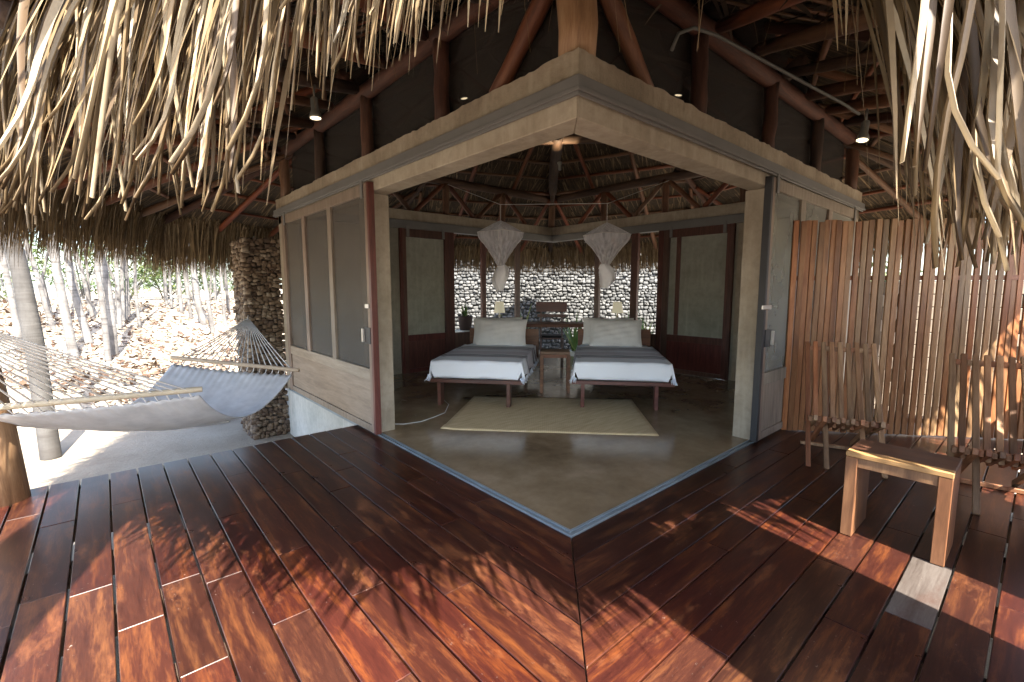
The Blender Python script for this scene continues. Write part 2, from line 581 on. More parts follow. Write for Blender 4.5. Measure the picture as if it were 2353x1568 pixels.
# stepping slab half under the hammock
sl = MB().prism([(-1.25, 7.0), (-.55, 6.9), (-.5, 7.45), (-1.2, 7.55)], -.73, -.66)
tag(sl.build('paving_slab', M['wallplaster'], bevel=.01, origin=(-.9, 7.2, -.7)), 'flat grey paving slab lying in the sand behind the hammock', 'slab')

# ------------------------------------------------------------------ deck
dk = MB()
for i in range(9):
    y = 2.9 - i * .62
    dk.box(-3.1, -.02, y - .04, y + .04, -.16, -.045)
for i in range(13):
    x = 4.8 - i * .62
    if x > -2.6: dk.box(x - .04, x + .04, -3.1, -.02, -.17, -.05)
dk.box(-3.15, 0, 2.985, 3.025, -.30, -.045)
deck = structure(dk.build('deck', M['joist']))
P = .1685
def plank(poly, axis, mat=None):
    cx = sum(p[0] for p in poly) / len(poly)
    cy = sum(p[1] for p in poly) / len(poly)
    dz = jit(.0015)
    b = MB().prism(poly, -.042, dz)
    b.build('plank', mat or M['deck_' + axis], deck, bevel=.0025, origin=(cx, cy, 0))
def joints(lo, hi, fixed=()):
    cuts = list(fixed)
    if not cuts:
        x = lo + rnd.uniform(.5, 2.0)
        while x < hi - .4:
            cuts.append(x)
            x += rnd.uniform(.9, 2.3)
    return [lo] + cuts + [hi]
LJ = {1: [1.35], 2: [.62, 2.25], 3: [1.9], 4: [.05, 1.55], 5: [.78, 2.1], 6: [.33, 1.85], 7: [-.25, .93, 2.35], 8: [.37, 1.62], 9: [-.4, .90], 10: [.30, 1.02], 11: [.76, 2.3], 12: [.42, 1.20], 13: [1.28, 2.2]}
for i in range(18):
    ga = .004 + .0005 * i + abs(jit(.002))
    x1, x0 = -i * P - ga / 2 - .002, -(i + 1) * P + ga / 2 - .002
    seg = joints(x1, 3.03, LJ.get(i, ()))
    for k in range(len(seg) - 1):
        a, b = seg[k], seg[k + 1] - .003
        if k == 0:
            poly = [(x1, x1 + .004), (x1, b), (x0, b), (x0, x0 + .004)]
        else:
            poly = [(x1, a), (x1, b), (x0, b), (x0, a)]
        plank(poly, 'y')
RJ = {2: [1.1, 3.0], 3: [.55, 2.4], 4: [1.6], 5: [-.2, 2.1], 6: [.85, 2.6], 7: [.35, 1.55], 8: [.60, 1.27, 2.5], 9: [-.1, 1.9], 10: [1.05, 2.3], 11: [.4, 1.7], 12: [-.5, 1.3]}
for i in range(18):
    ga = .004 + .0005 * i + abs(jit(.002))
    y1, y0 = -i * P - ga / 2 - .002, -(i + 1) * P + ga / 2 - .002
    seg = joints(y1, 5.0, RJ.get(i, ()))
    for k in range(len(seg) - 1):
        a, b = seg[k], seg[k + 1] - .003
        if k == 0:
            poly = [(y0 + .004, y0), (b, y0), (b, y1), (y1 + .004, y1)]
        else:
            poly = [(a, y0), (b, y0), (b, y1), (a, y1)]
        plank(poly, 'x', M['deck_pale'] if (i == 8 and k == 1) else None)

# ------------------------------------------------------------------ the house
house = thing('house', 'open corner concrete pavilion with tan columns and a grey sliding door track', 'house', (2.75, 2.75, -.72))
fl = MB().prism([(.053, .053), (5.55, .053), (5.55, 5.55), (.053, 5.55)], -.12, .004)
fo = fl.build('room_floor', M['floor'], None)
structure(fo)
# plinth walls under the room
pl = MB().box(.012, .21, 3.03, 5.6, -.80, -.012).box(.22, 5.6, 5.42, 5.6, -.80, -.125).box(3.2, 5.6, .012, .21, -.8, -.125).box(5.42, 5.6, .22, 5.41, -.8, -.125)
pl.build('plinth', M['plinth'], house, bevel=.006)
# threshold track
for nm, pts in (('threshold_rail', [(.004, .004), (.004, 5.5)]), ('threshold_rail', [(.004, .004), (5.5, .004)])):
    b = MB()
    vert = pts[1][1] > 1
    for o0, o1, zt in ((.0, .016, .009), (.019, .032, .002), (.035, .05, .010)):
        if vert: b.prism([(o0, o0), (o1, o1), (o1, 5.5), (o0, 5.5)], -.03, zt)
        else: b.prism([(o0, o0), (5.5, o0), (5.5, o1), (o1, o1)], -.03, zt)
    b.build(nm, M['alu'], house)
# columns
MB().box(.02, .215, 2.60, 2.86, -.02, 2.352).build('column', M['concrete'], house, bevel=.006)
MB().box(2.615, 2.875, .02, .215, -.02, 2.352).build('column', M['concrete'], house, bevel=.006)
MB().box(.0, .2, 5.36, 5.57, -.015, 2.49).build('end_post', M['concrete'], house, bevel=.006)
MB().box(5.36, 5.57, .0, .2, -.125, 2.49).build('end_post', M['concrete'], house, bevel=.006)
# ring beam over the corner opening
MB().prism([(0, 0), (.19, .19), (.19, 5.58), (0, 5.58)], 2.35, 2.50).build('ring_beam', M['concrete'], house, bevel=.005)
MB().prism([(.002, 0), (5.58, 0), (5.58, .19), (.192, .19)], 2.35, 2.50).build('ring_beam', M['concrete'], house, bevel=.005)
def rough_strip(pts, z0, z1, nm):
    """curb with a broken upper edge"""
    (a0, a1), (b0, b1) = pts     # outer line, inner line
    b = MB()
    n = 150
    k = 0
    for i in range(n + 1):
        t = i / n
        o = Vector(a0).lerp(Vector(a1), t)
        q = Vector(b0).lerp(Vector(b1), t)
        h = z1 + jit(.0055) + .006 * math.sin(t * 23) * math.sin(t * 61)
        b.v += [Vector((o.x, o.y, z0)), Vector((o.x + jit(.004), o.y + jit(.004), h - .012)), Vector(((o.x * .9 + q.x * .1), (o.y * .9 + q.y * .1), h)), Vector((q.x, q.y, z1)), Vector((q.x, q.y, z0))]
    for i in range(n):
        for j in range(5):
            j2 = (j + 1) % 5
            b.f.append((i * 5 + j, i * 5 + j2, i * 5 + 5 + j2, i * 5 + 5 + j))
    b.f.append((4, 3, 2, 1, 0)); b.f.append(tuple(n * 5 + j for j in range(5)))
    b.build(nm, M['rough_concrete'], house)
rough_strip([((-.012, -.012), (-.012, 5.6)), ((.2, .2), (.2, 5.6))], 2.502, 2.70, 'curb')
rough_strip([((5.6, -.012), (-.010, -.012)), ((5.6, .2), (.202, .2))], 2.502, 2.70, 'curb')
# steel door track under the curb
for vert in (1, 0):
    b = MB()
    q = lambda o0, o1, z0, z1: b.prism([(o0, o0), (o1, o1), (o1, 5.56), (o0, 5.56)] if vert else [(o0, o0), (5.56, o0), (5.56, o1), (o1, o1)], z0, z1)
    q(-.062, -.003, 2.462, 2.535)
    q(-.074, -.063, 2.452, 2.474)
    q(-.050, -.036, 2.440, 2.461)
    b.build('door_track', M['metal'], house, bevel=.002)
# back ring beams and tracks
MB().box(.2, 5.6, 5.41, 5.6, 2.575, 2.745).build('ring_beam', M['concrete'], house, bevel=.005)
MB().box(5.41, 5.6, .2, 5.405, 2.575, 2.745).build('ring_beam', M['concrete'], house, bevel=.005)
MB().box(.2, 5.55, 5.36, 5.50, 2.44, 2.572).build('door_track', M['metal'], house, bevel=.003)
MB().box(5.36, 5.50, .2, 5.355, 2.44, 2.572).build('door_track', M['metal'], house, bevel=.003)
# side walls of the room where nothing opens
MB().box(.22, 1.84, 5.42, 5.58, -.1, 2.573).build('wall', M['wallplaster'], house)
MB().box(5.42, 5.58, .22, 1.56, -.1, 2.573).build('wall', M['wallplaster'], house)
MB().box(5.40, 5.42, 1.25, 1.46, 0.006, 2.438).build('wall_pilaster', M['concrete'], house)
# dark window posts of the garden side and low panels
def post(x0, x1, y0, y1, z0=.006, z1=2.438): MB().box(x0, x1, y0, y1, z0, z1).build('window_post', M['redwood'], house, bevel=.004)
post(3.49, 3.585, 5.37, 5.44); post(4.36, 4.46, 5.37, 5.44); post(2.76, 2.85, 5.36, 5.45)
post(5.37, 5.44, 4.09, 4.20); post(5.37, 5.44, 3.22, 3.36); post(5.36, 5.45, 2.70, 2.80)
MB().box(2.86, 3.485, 5.385, 5.43, .006, .64).build('low_panel', M['redwood'], house, bevel=.004)
MB().box(3.59, 4.355, 5.385, 5.43, .006, .64).build('low_panel', M['redwood'], house, bevel=.004)
MB().box(5.385, 5.43, 2.81, 3.215, .006, .64).build('low_panel', M['redwood'], house, bevel=.004)
MB().box(5.385, 5.43, 3.365, 4.085, .006, .64).build('low_panel', M['redwood'], house, bevel=.004)

def sliding_door(name, label, place, w0, w1, zs, lights, mats, grp=None, handle=True):
    """place(s, d, z) gives a point s along the wall, d out of it; lights are the upright bar ranges"""
    frame, panel, pane, edge = mats
    p0 = place((w0 + w1) / 2, 0, zs[0])
    d = thing(name, label, 'sliding door', tuple(p0), 0, grp)
    def bx(nm, s0, s1, d0, d1, z0, z1, mat, bev=.003, par=None):
        a, b = place(s0, d0, z0), place(s1, d1, z1)
        m = MB().box(min(a.x, b.x), max(a.x, b.x), min(a.y, b.y), max(a.y, b.y), z0, z1)
        return m.build(nm, mat, par or d, bevel=bev)
    z0, zm0, zm1, zt0, z1 = zs
    sw = .11
    bx('stile', w0, w0 + .045, -.004, .056, z0, z1, edge)
    bx('stile', w0 + .046, w0 + sw, 0, .050, z0, z1, frame)
    bx('stile', w1 - sw, w1, 0, .052, z0, z1, frame)
    bx('top_rail', w0 + sw + .001, w1 - sw - .001, .002, .048, zt0, z1, frame)
    bx('middle_rail', w0 + sw + .001, w1 - sw - .001, .002, .049, zm0, zm1, panel)
    bx('bottom_rail', w0 + sw + .001, w1 - sw - .001, .002, .048, z0, z0 + .07, frame)
    bx('lower_panel', w0 + sw + .001, w1 - sw - .001, .016, .034, z0 + .071, zm0 - .001, panel)
    prev = w0 + sw
    for (a, b) in lights + [(w1 - sw, w1)]:
        bx('screen_pane', prev + .002, a - .002, .018, .024, zm1 + .001, zt0 - .001, pane, 0)
        if b < w1: bx('mullion', a, b, .002, .048, zm1 + .001, zt0 - .001, frame)
        prev = b
    if handle:
        pl_ = bx('handle_plate', w0 + .05, w0 + .19, .0515, .060, .915, 1.075, M['black'], .002)
        bx('pull', w0 + .17, w0 + .195, .061, .085, .93, 1.06, M['chrome'], .002, pl_)
        lk = bx('latch', w0 + .055, w0 + .13, .0515, .07, 1.26, 1.30, M['chrome'], .003)
    for s in (w0 + .12, w1 - .16):
        bx('hanger', s, s + .05, .0515, .062, z1 - .13, z1 + .05, M['metal'], .002)
    return d
Z = (.030, .55, .665, 2.32, 2.425)
sliding_door('sliding_door', 'tan sliding door with three screened lights over a panel beside the hammock', lambda s, d, z: Vector((-d + .0, s, z)), 2.47, 5.24, Z,
             [(3.45, 3.56), (4.31, 4.42)], (M['dooroak'], M['dooroak_y'], M['screen'], M['redwood']))
sliding_door('sliding_door', 'grey sliding door half hidden behind the slatted wood screen', lambda s, d, z: Vector((s, -d + .0, z)), 2.50, 5.30, Z,
             [(3.30, 3.43), (4.17, 4.30)], (M['dooroak'], M['dooroak'], M['screen_grey'], M['black']))
# white stepped latch reaching over the column
MB().box(2.42, 2.56, -.075, -.062, 1.262, 1.30).build('keeper_arm', M['chrome'], house, bevel=.003)
Zb = (.008, .55, .66, 2.30, 2.435)
sliding_door('sliding_door', 'dark red framed sliding door with grey panel left of the beds', lambda s, d, z: Vector((s, 5.40 - d, z)), 1.78, 2.75, Zb, [], (M['redwood'], M['redwood'], M['panel_grey'], M['redwood']), None, False)
sliding_door('sliding_door', 'dim grey paned sliding door right of the beds in deep shade', lambda s, d, z: Vector((5.40 - d, s, z)), 1.50, 2.69, Zb, [(2.38, 2.45)], (M['redwood'], M['redwood'], M['panel_grey'], M['redwood']), None, False)

# ------------------------------------------------------------------ thatched roof on poles
AE, ZE, TP = 5.40, 2.42, .50
roof = thing('thatched_roof', 'eight sided palm thatch roof on peeled poles with long dry eave fringe', 'roof', (CX, CY, ZE))
K = math.tan(R(22.5))
def F(k, a, s, d=0):
    """point on facet k: a out from the centre, s sideways, d below the thatch"""
    ph = R(22.5 + 45 * k)
    return Vector((CX + math.cos(ph) * a - math.sin(ph) * s, CY + math.sin(ph) * a + math.cos(ph) * s, ZE + (AE - a) * TP - d))
FL, FR = 4, 5            # the two facets over the deck, left and right of the hip above the camera
b = MB()
for lay, out in ((0, 0), (.26, -.04)):
    b.v.append(Vector((CX, CY, ZE + AE * TP + lay)))
    for k in range(8):
        p = F(k, AE + out, -(AE + out) * K)
        b.v.append(p + Vector((0, 0, lay)))
for k in range(8):
    i, j = 1 + k, 1 + (k + 1) % 8
    b.f += [(0, i, j)[::-1], (9, 9 + i, 9 + j), (i, j, 9 + j, 9 + i)]
b.build('thatch_mass', M['thatch_top'], roof)

def pole(nm, a, c, r, parent=roof, mat='pole', bend=.0, n=9, taper=1.0):
    a, c = Vector(a), Vector(c)
    L = (c - a).length
    m = MB()
    pts, rs = [], []
    for i in range(6):
        t = i / 5
        pts.append((bend * math.sin(math.pi * t) + jit(r * .12), jit(r * .12), L * t))
        rs.append(r * (1 + (taper - 1) * t) * (1 + jit(.08)))
    m.tube(pts, rs, n, True, .06)
    me = m.mesh(nm, M[mat], smooth=True)
    o = bpy.data.objects.new(nm, me)
    COL.objects.link(o)
    o.rotation_mode = 'QUATERNION'
    o.rotation_quaternion = (c - a).to_track_quat('Z', 'Y')
    o.location = a - base_of(parent)
    o.parent = parent
    return o
# hips
for k in range(8):
    pole('hip_rafter', F(k, AE - .05, -(AE - .05) * K, .10), F(k, .25, -.25 * K, .10), .055, mat='polegrain', taper=.7)
# purlins and rafters
for k in range(8):
    front = k in (FL, FR)
    a = AE - .10
    row = 0
    while a > .5:
        r = .016 if front else .028
        h = a * K - .02
        pole('purlin', F(k, a + jit(.02), -h, .045), F(k, a + jit(.02), h, .045), r + jit(.005), bend=jit(.04), taper=.85)
        a -= .34 if front else .40
    for s in (() if front else (-1.35, -.45, .45, 1.35)):
        lo = max(abs(s) / K + .15, .4)
        pole('rafter', F(k, AE - .02, s, .115), F(k, lo, s, .115), .045, mat='polegrain' if front else 'pole', taper=.75)
# rafters of the two deck facets fan out from the wall plate, their cut ends left showing
for k in (FL, FR):
    for i in range(9):
        y = .20 + .62 * i
        t = .05 + .108 * i
        s_ = (AE * K) * (1 - 2 * t) * (1 if k == FL else -1)
        lowp = F(k, AE - .03, s_, .075)
        up = Vector((-.06, y, 3.30 + jit(.03))) if k == FL else Vector((y, -.06, 3.30 + jit(.03)))
        pole('rafter', lowp, up, .044 + jit(.006), mat='pole' if i % 3 != 1 else 'polegrain', taper=1.1, bend=jit(.03))
# palm leaf underside: loose blades hanging below each purlin row
def blade(mb, p, d, L, w, side, droop=0.0, n=3, fold=.0):
    """a leaf blade from p along d, curling down"""
    d = d.normalized()
    side = side.normalized()
    k = len(mb.v)
    q = p.copy()
    for i in range(n + 1):
        t = i / n
        ww = w * (1 - .92 * t ** 2.4) * (.75 + .25 * min(1, t * 6))
        mb.v += [q - side * ww / 2, q + side * ww / 2]
        d = (d + Vector((0, 0, -droop)) / n).normalized()
        q = q + d * (L / n)
    for i in range(n):
        a = k + i * 2
        mb.f.append((a, a + 1, a + 3, a + 2))
for k in range(8):
    front = k in (FL, FR)
    mb = MB()
    step = .17 if front else .22
    a = AE + .05
    while a > .35:
        half = a * K
        n = int(2 * half / (.030 if front else .040))
        for i in range(n):
            s = rnd.uniform(-half, half)
            aa = a + jit(.05)
            p = F(k, aa, s, -.005)
            q = F(k, aa + .30, s + jit(.07), rnd.uniform(.004, .035))
            side = F(k, aa, s + 1) - F(k, aa, s)
            side = side + Vector((jit(.3), jit(.3), jit(.3)))
            blade(mb, p, q - p, rnd.uniform(.26, .42), rnd.uniform(.012, .034), side, .05, 2)
        a -= step
    o = mb.build('leaf_underside', M['under' if front else 'under_lit'], roof)
    o['kind'] = 'stuff'
# curled loose leaves dangling under the two front facets
mb = MB()
for i in range(420):
    k = rnd.choice((FL, FR))
    a = rnd.uniform(3.1, 5.2)
    s = rnd.uniform(-a * K, a * K)
    p = F(k, a, s, .05)
    dr = F(k, a, s + rnd.choice((-1, 1))) - F(k, a, s) + Vector((jit(.4), jit(.4), -rnd.uniform(.0, .6)))
    blade(mb, p, dr, rnd.uniform(.12, .5), rnd.uniform(.006, .045), Vector((jit(1), jit(1), jit(1))), rnd.uniform(0, .8), 5)
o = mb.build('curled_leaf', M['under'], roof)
o['kind'] = 'stuff'
# thin dangling fibres
mb = MB()
for i in range(90):
    k = rnd.choice((FL, FR, FL, FR))
    a = rnd.uniform(3.3, 5.3)
    s = rnd.uniform(-a * K, a * K)
    p = F(k, a, s, .08)
    L = rnd.uniform(.1, .55)
    mb.tube([p, p + Vector((jit(.02), jit(.02), -L / 2)), p + Vector((jit(.04), jit(.04), -L))], .0013, 3, False)
o = mb.build('hanging_fibre', M['fringe'], roof)
o['kind'] = 'stuff'

# frame standing on the concrete ring: plate poles, posts, braces, ties
ZC = 3.34
for (p, q) in (((.1, .1), (.1, 5.5)), ((.1, .1), (5.5, .1)), ((5.5, .1), (5.5, 5.5)), ((.1, 5.5), (5.5, 5.5))):
    pole('plate_pole', (*p, ZC), (*q, ZC), .075, mat='polegrain')
MB_post = []
for (x, y) in ((.1, .1), (5.5, 5.5), (.1, 5.5), (5.5, .1)):
    r = .105 if x + y < 1 else .07
    pole('corner_post', (x, y, 2.70), (x, y, 3.55), r, mat='post' if x + y < 1 else 'pole', n=12)
for w in (1.45, 2.78, 4.1):
    for (x, y) in ((.1, w), (w, .1), (5.5, w), (w, 5.5)):
        z0 = 2.70 if min(x, y) < .2 else 2.74
        pole('truss_post', (x, y, z0), (x, y, ZC - .03), .06, mat='polegrain' if min(x, y) < .2 else 'pole')
def brace(a, c, r=.045): pole('brace', a, c, r, mat='pole')
for (f) in (lambda s: (.1, s), lambda s: (s, .1)):
    brace((*f(.22), 3.28), (*f(.80), 2.72), .055)
for (f) in (lambda s: (5.5, s), lambda s: (s, 5.5)):
    for m0 in (1.45, 2.78, 4.1):
        brace((*f(m0 + .06), 3.28), (*f(m0 + .62), 2.76), .042)
        brace((*f(m0 - .06), 3.28), (*f(m0 - .62), 2.76), .042)
# dark mesh infill between the curb and the thatch over the two open sides
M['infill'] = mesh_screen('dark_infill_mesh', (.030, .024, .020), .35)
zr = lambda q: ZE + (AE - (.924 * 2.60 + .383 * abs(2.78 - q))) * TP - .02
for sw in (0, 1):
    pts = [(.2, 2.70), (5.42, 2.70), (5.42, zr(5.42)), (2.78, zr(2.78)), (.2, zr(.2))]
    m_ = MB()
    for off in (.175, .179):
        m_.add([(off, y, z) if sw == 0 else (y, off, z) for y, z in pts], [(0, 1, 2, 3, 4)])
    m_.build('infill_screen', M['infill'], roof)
# tie beams across the room and the king post
def P3(u, v, z): return tuple(UV(u, v, z))
pole('tie_beam', P3(-3.55, 3.93, 3.46), P3(3.55, 3.93, 3.46), .085, mat='polegrain')
pole('tie_beam', P3(0, .45, 3.44), P3(0, 7.4, 3.44), .085, mat='polegrain')
pole('king_post', P3(0, 3.93, 3.46), P3(0, 3.93, 5.2), .09, mat='polegrain')
for s in (-1, 1):
    pole('tie_beam', P3(s * 2.1, 1.95, 3.45), P3(s * 2.1, 5.9, 3.45), .06, mat='polegrain')
# posts carrying the eave over the deck edge
pole('eave_post', (-2.585, 2.87, -.02), (-2.67, 2.80, 2.48), .142, mat='post', n=16, taper=.86)
pole('eave_post', (3.42, -2.40, -.02), (3.42, -2.46, 2.48), .15, mat='post', n=16, taper=.86)
pole('eave_post', (-3.3, 1.15, -.72), (-3.25, 1.2, 2.25), .12, mat='post', n=14, taper=.9)

# ------------------------------------------------------------------ eave fringe
VAR = []
for i in range(26):
    # unit frond: x outward, y sideways, z up; about 1 m long, folded along its rib
    mb = MB()
    n = 13
    q = Vector((0, 0, 0))
    ang = rnd.uniform(-68, -42)
    lean = rnd.uniform(-.12, .42)
    sway = jit(.10)
    tw = jit(1.0)
    end = rnd.uniform(-94, -80)
    w = rnd.choice((.016, .020, .024, .028, .034, .040)) * rnd.uniform(.9, 1.1)
    curl = rnd.choice((0, 0, 1)) * rnd.uniform(.2, .8)
    ts = rnd.uniform(.5, .8)
    for s in range(n + 1):
        t = s / n
        A = R(ang + (end - ang) * min(1, (t * 1.5) ** .85))
        ww = w * (.6 + .4 * min(1, t * 5)) * (1 - .94 * max(0, (t - ts) / (1 - ts)) ** 1.2)
        sd = Vector((math.sin(tw * (t - .3)) * .8, math.cos(tw * (t - .3)), 0)).normalized()
        mb.v += [q - sd * ww / 2 + Vector((.003, 0, .003)), q - Vector((.005, 0, .0)), q + sd * ww / 2 + Vector((.003, 0, .003))]
        step = Vector((math.cos(A) + curl * max(0, t - .7) * 3, lean * (1 - .5 * t) + sway * math.sin(t * 5), math.sin(A))).normalized()
        q = q + step / n
    for s in range(n):
        for j in range(2):
            a = s * 3 + j
            mb.f.append((a, a + 1, a + 4, a + 3))
    VAR.append(mb.mesh('frond', M['frond'], smooth=True))
def tip_ok(k, p):
    """keeps the eave trimmed short near the hip and longer further along"""
    ph = R(22.5 + 45 * k)
    q = p - Vector((CX, CY, 0))
    a = q.x * math.cos(ph) + q.y * math.sin(ph)
    s = -q.x * math.sin(ph) + q.y * math.cos(ph)
    hf = AE * K
    if k == FL:
        t = (hf - s) / (2 * hf) + .25 * (a - AE)
        lim = 1.97 if t < .09 else 1.87 if t < .185 else 1.65
    elif k == FR:
        t = (hf + s) / (2 * hf) + .35 * (a - AE)
        lim = 2.02 if t < .095 else 1.62 if t < .125 else 1.48
    else:
        return True
    return p.z > lim
def frond(k, s, a, z, L, wsc, turn, flip=1):
    if True:
        me = rnd.choice(VAR)
        p = F(k, a, s, 0)
        p.z = z
        for tr in range(14):
            rot = Matrix.Rotation(R(22.5 + 45 * k) + turn, 4, 'Z')
            tipv = p + rot @ Vector((me.vertices[-2].co.x * L, me.vertices[-2].co.y * wsc * flip, me.vertices[-2].co.z * L))
            if tip_ok(k, tipv): break
            L *= .93
            turn *= .8
        else:
            return None
        if L < .22: return None
    o = bpy.data.objects.new('frond', me)
    COL.objects.link(o)
    o.parent = roof
    p = F(k, a, s, 0)
    p.z = z
    o.location = p - Vector((CX, CY, ZE))
    o.rotation_euler = (0, 0, R(22.5 + 45 * k) + turn)
    o.scale = (L, wsc * flip, L)
    return o
half = AE * K
cnt = 0
# left facet, runs away from the hip (s=+half at the hip) to the deck post
for i in range(180):
    t = .10 + .76 * (i + rnd.random()) / 180
    s = half - t * 2 * half
    tip = 2.02 + jit(.06) if t < .16 else 1.70 + jit(.14)
    if rnd.random() < .25: tip += .2
    z = ZE + rnd.uniform(.02, .26)
    L = (z - tip) * rnd.uniform(1.15, 1.3)
    frond(FL, s, AE + rnd.uniform(-.30, -.10), z, L, rnd.uniform(.35, 1.1), jit(.5), -1 if rnd.random() < .9 else 1)
# right facet, a thick tuft beside the camera
for i in range(118):
    t = .150 + .16 * (i + rnd.random()) / 118
    s = -half + t * 2 * half
    tip = 1.55 + jit(.15)
    z = ZE + rnd.uniform(.02, .26)
    frond(FR, s, AE + rnd.uniform(-.36, -.18), z, (z - tip) * rnd.uniform(1.12, 1.28), rnd.uniform(.35, 1.0), jit(.4), 1 if rnd.random() < .75 else -1)
# the rest of the fringe, facet by facet
def fringe(k, n, tipz, t0=0, t1=1, w=(.006, .018), jt=.12, spread=.18, lean=0, flare=(.15, .6), fac=1.22, up=.22, ins=0):
    mb = MB()
    ph = R(22.5 + 45 * k)
    out = Vector((math.cos(ph), math.sin(ph), 0))
    sid = Vector((-math.sin(ph), math.cos(ph), 0))
    for i in range(n):
        t = t0 + (t1 - t0) * rnd.random()
        s = -half + t * 2 * half
        p = F(k, AE - ins + rnd.uniform(-.25, .03) * (1 if not ins else .5), s, 0)
        p.z = ZE + rnd.uniform(-.03, up)
        L = max(.08, p.z - tipz + jit(jt) - (.12 if rnd.random() < .06 else 0))
        d = out * rnd.uniform(*flare) + sid * (jit(spread) + lean) + Vector((0, 0, -.75))
        n0 = len(mb.v)
        for tr in range(8):
            nf = len(mb.f)
            st = rnd.getstate()
            blade(mb, p, d, L * fac, .01, sid, 1.0, 5)
            tv = mb.v[-1].copy()
            del mb.v[n0:]; del mb.f[nf:]
            rnd.setstate(st)
            if tip_ok(k, tv): break
            L *= .88
        if L < .06: continue
        blade(mb, p, d, L * fac, rnd.uniform(*w), sid + out * jit(.8), rnd.uniform(.6, 1.6), 5)
    o = mb.build('fringe', M['fringe'], roof)
    o['kind'] = 'stuff'
NEAR = dict(w=(.004, .021), flare=(.15, .55), fac=1.22, up=.30)
fringe(FL, 950, 1.94, .16, 1.0, jt=.18, lean=-.15, ins=.16, **NEAR)
fringe(FL, 380, 2.04, .16, .55, jt=.14, lean=-.15, ins=.16, **NEAR)
fringe(FL, 120, 2.10, .11, .20, jt=.05, lean=-.1, **NEAR)
fringe(FL, 60, 2.32, .0, .11, (.006, .022), .03)
fringe(FR, 520, 1.72, .15, .32, ins=.28, jt=.18, lean=.15, **NEAR)
fringe(FR, 120, 2.30, .0, .16, (.006, .022), .03)
fringe(FR, 800, 2.34, .30, 1.0, (.008, .02), .03)
fringe(6, 700, 2.34, 0, 1, (.008, .02), .04)
fringe(3, 3200, 1.90, 0, 1)
fringe(2, 4200, 1.84, 0, 1)
fringe(1, 2600, 1.98, 0, 1)
fringe(0, 2600, 1.98, 0, 1)
fringe(7, 2200, 1.98, 0, 1)

# ------------------------------------------------------------------ stone walls
def stone_mesh(nm, mat, n=8):
    out = []
    for i in range(n):
        bm = bmesh.new()
        bmesh.ops.create_cube(bm, size=1.0)
        bmesh.ops.bevel(bm, geom=list(bm.edges), offset=.17, segments=1, affect='EDGES')
        for v in bm.verts:
            v.co += Vector((jit(.09), jit(.09), jit(.09)))
        me = bpy.data.meshes.new(nm)
        bm.to_mesh(me)
        bm.free()
        me.polygons.foreach_set('use_smooth', [True] * len(me.polygons))
        me.materials.append(mat)
        out.append(me)
    return out
def stone_face(wall, o, right, normal, W, H, sw, sh, meshes, rest_mat, limit, score=None, fill=.98):
    """courses of separate stones on one face; those past the limit join one part"""
    right, normal = Vector(right).normalized(), Vector(normal).normalized()
    spots = []
    z = 0
    while z < H:
        h = sh * rnd.uniform(.75, 1.3)
        x = -jit(.5) * sw
        while x < W:
            w = sw * rnd.uniform(.65, 1.4)
            spots.append((x + w / 2, z + h / 2, w * fill, h * fill))
            x += w
        z += h * .97
    if score: spots.sort(key=score)
    ang = math.atan2(right.y, right.x)
    pb = base_of(wall)
    rest = MB()
    for i, (x, z, w, h) in enumerate(spots):
        dpt = rnd.uniform(.06, .11)
        c = Vector(o) + right * x + normal * rnd.uniform(-.012, .022) + Vector((0, 0, z + jit(.3) * h))
        me = rnd.choice(meshes)
        mt = Matrix.Translation(c) @ Matrix.Rotation(ang, 4, 'Z') @ Matrix.Rotation(jit(.35), 4, 'Y') @ Matrix.Diagonal((w, dpt, h, 1))
        if i < limit:
            ob = bpy.data.objects.new('stone', me)
            COL.objects.link(ob)
            ob.parent = wall
            ob.matrix_local = Matrix.Translation(-pb) @ mt
        else:
            rest.add([mt @ v.co for v in me.vertices], [tuple(p.vertices) for p in me.polygons])
    if rest.v:
        r = rest.build('stone_rest', rest_mat, wall, smooth=True)
        r['kind'] = 'stuff'
brown_st = stone_mesh('stone', M['stone'])
pale_st = stone_mesh('stone', M['wstone'])
sw_ = thing('stone_wall', 'brown dry stone wall end beside the tan sliding door and hammock', 'stone wall', (-.23, 5.98, -.74))
MB().box(-.42, -.01, 5.66, 6.33, -.82, 2.15).build('wall_core', M['mortar'], sw_)
stone_face(sw_, (-.455, 5.65, -.80), (1, 0, 0), (0, -1, 0), .45, 2.9, .068, .050, brown_st, M['stone_i'], 235)
stone_face(sw_, (-.43, 6.34, -.80), (0, -1, 0), (-1, 0, 0), .70, 2.9, .068, .050, brown_st, M['stone_i'], 60)
gw = thing('garden_wall', 'sunlit pale stone garden wall seen through the back windows', 'stone wall', tuple(UV(0, 10.75, -.72)))
c0, c1 = UV(-4.6, 10.72), UV(4.6, 10.72)
MB().prism([tuple(UV(-4.6, 10.75))[:2], tuple(UV(4.6, 10.75))[:2], tuple(UV(4.6, 11.1))[:2], tuple(UV(-4.6, 11.1))[:2]], -.8, 2.6).build('wall_core', M['mortar_grey'], gw)
stone_face(gw, (c0.x, c0.y, -.5), c1 - c0, (-1, -1, 0), 9.2, 3.1, .115, .085, pale_st, M['wstone_i'], 300, lambda q: abs(q[0] - 4.6) + 1.6 * abs(q[1] - 1.6), .88)

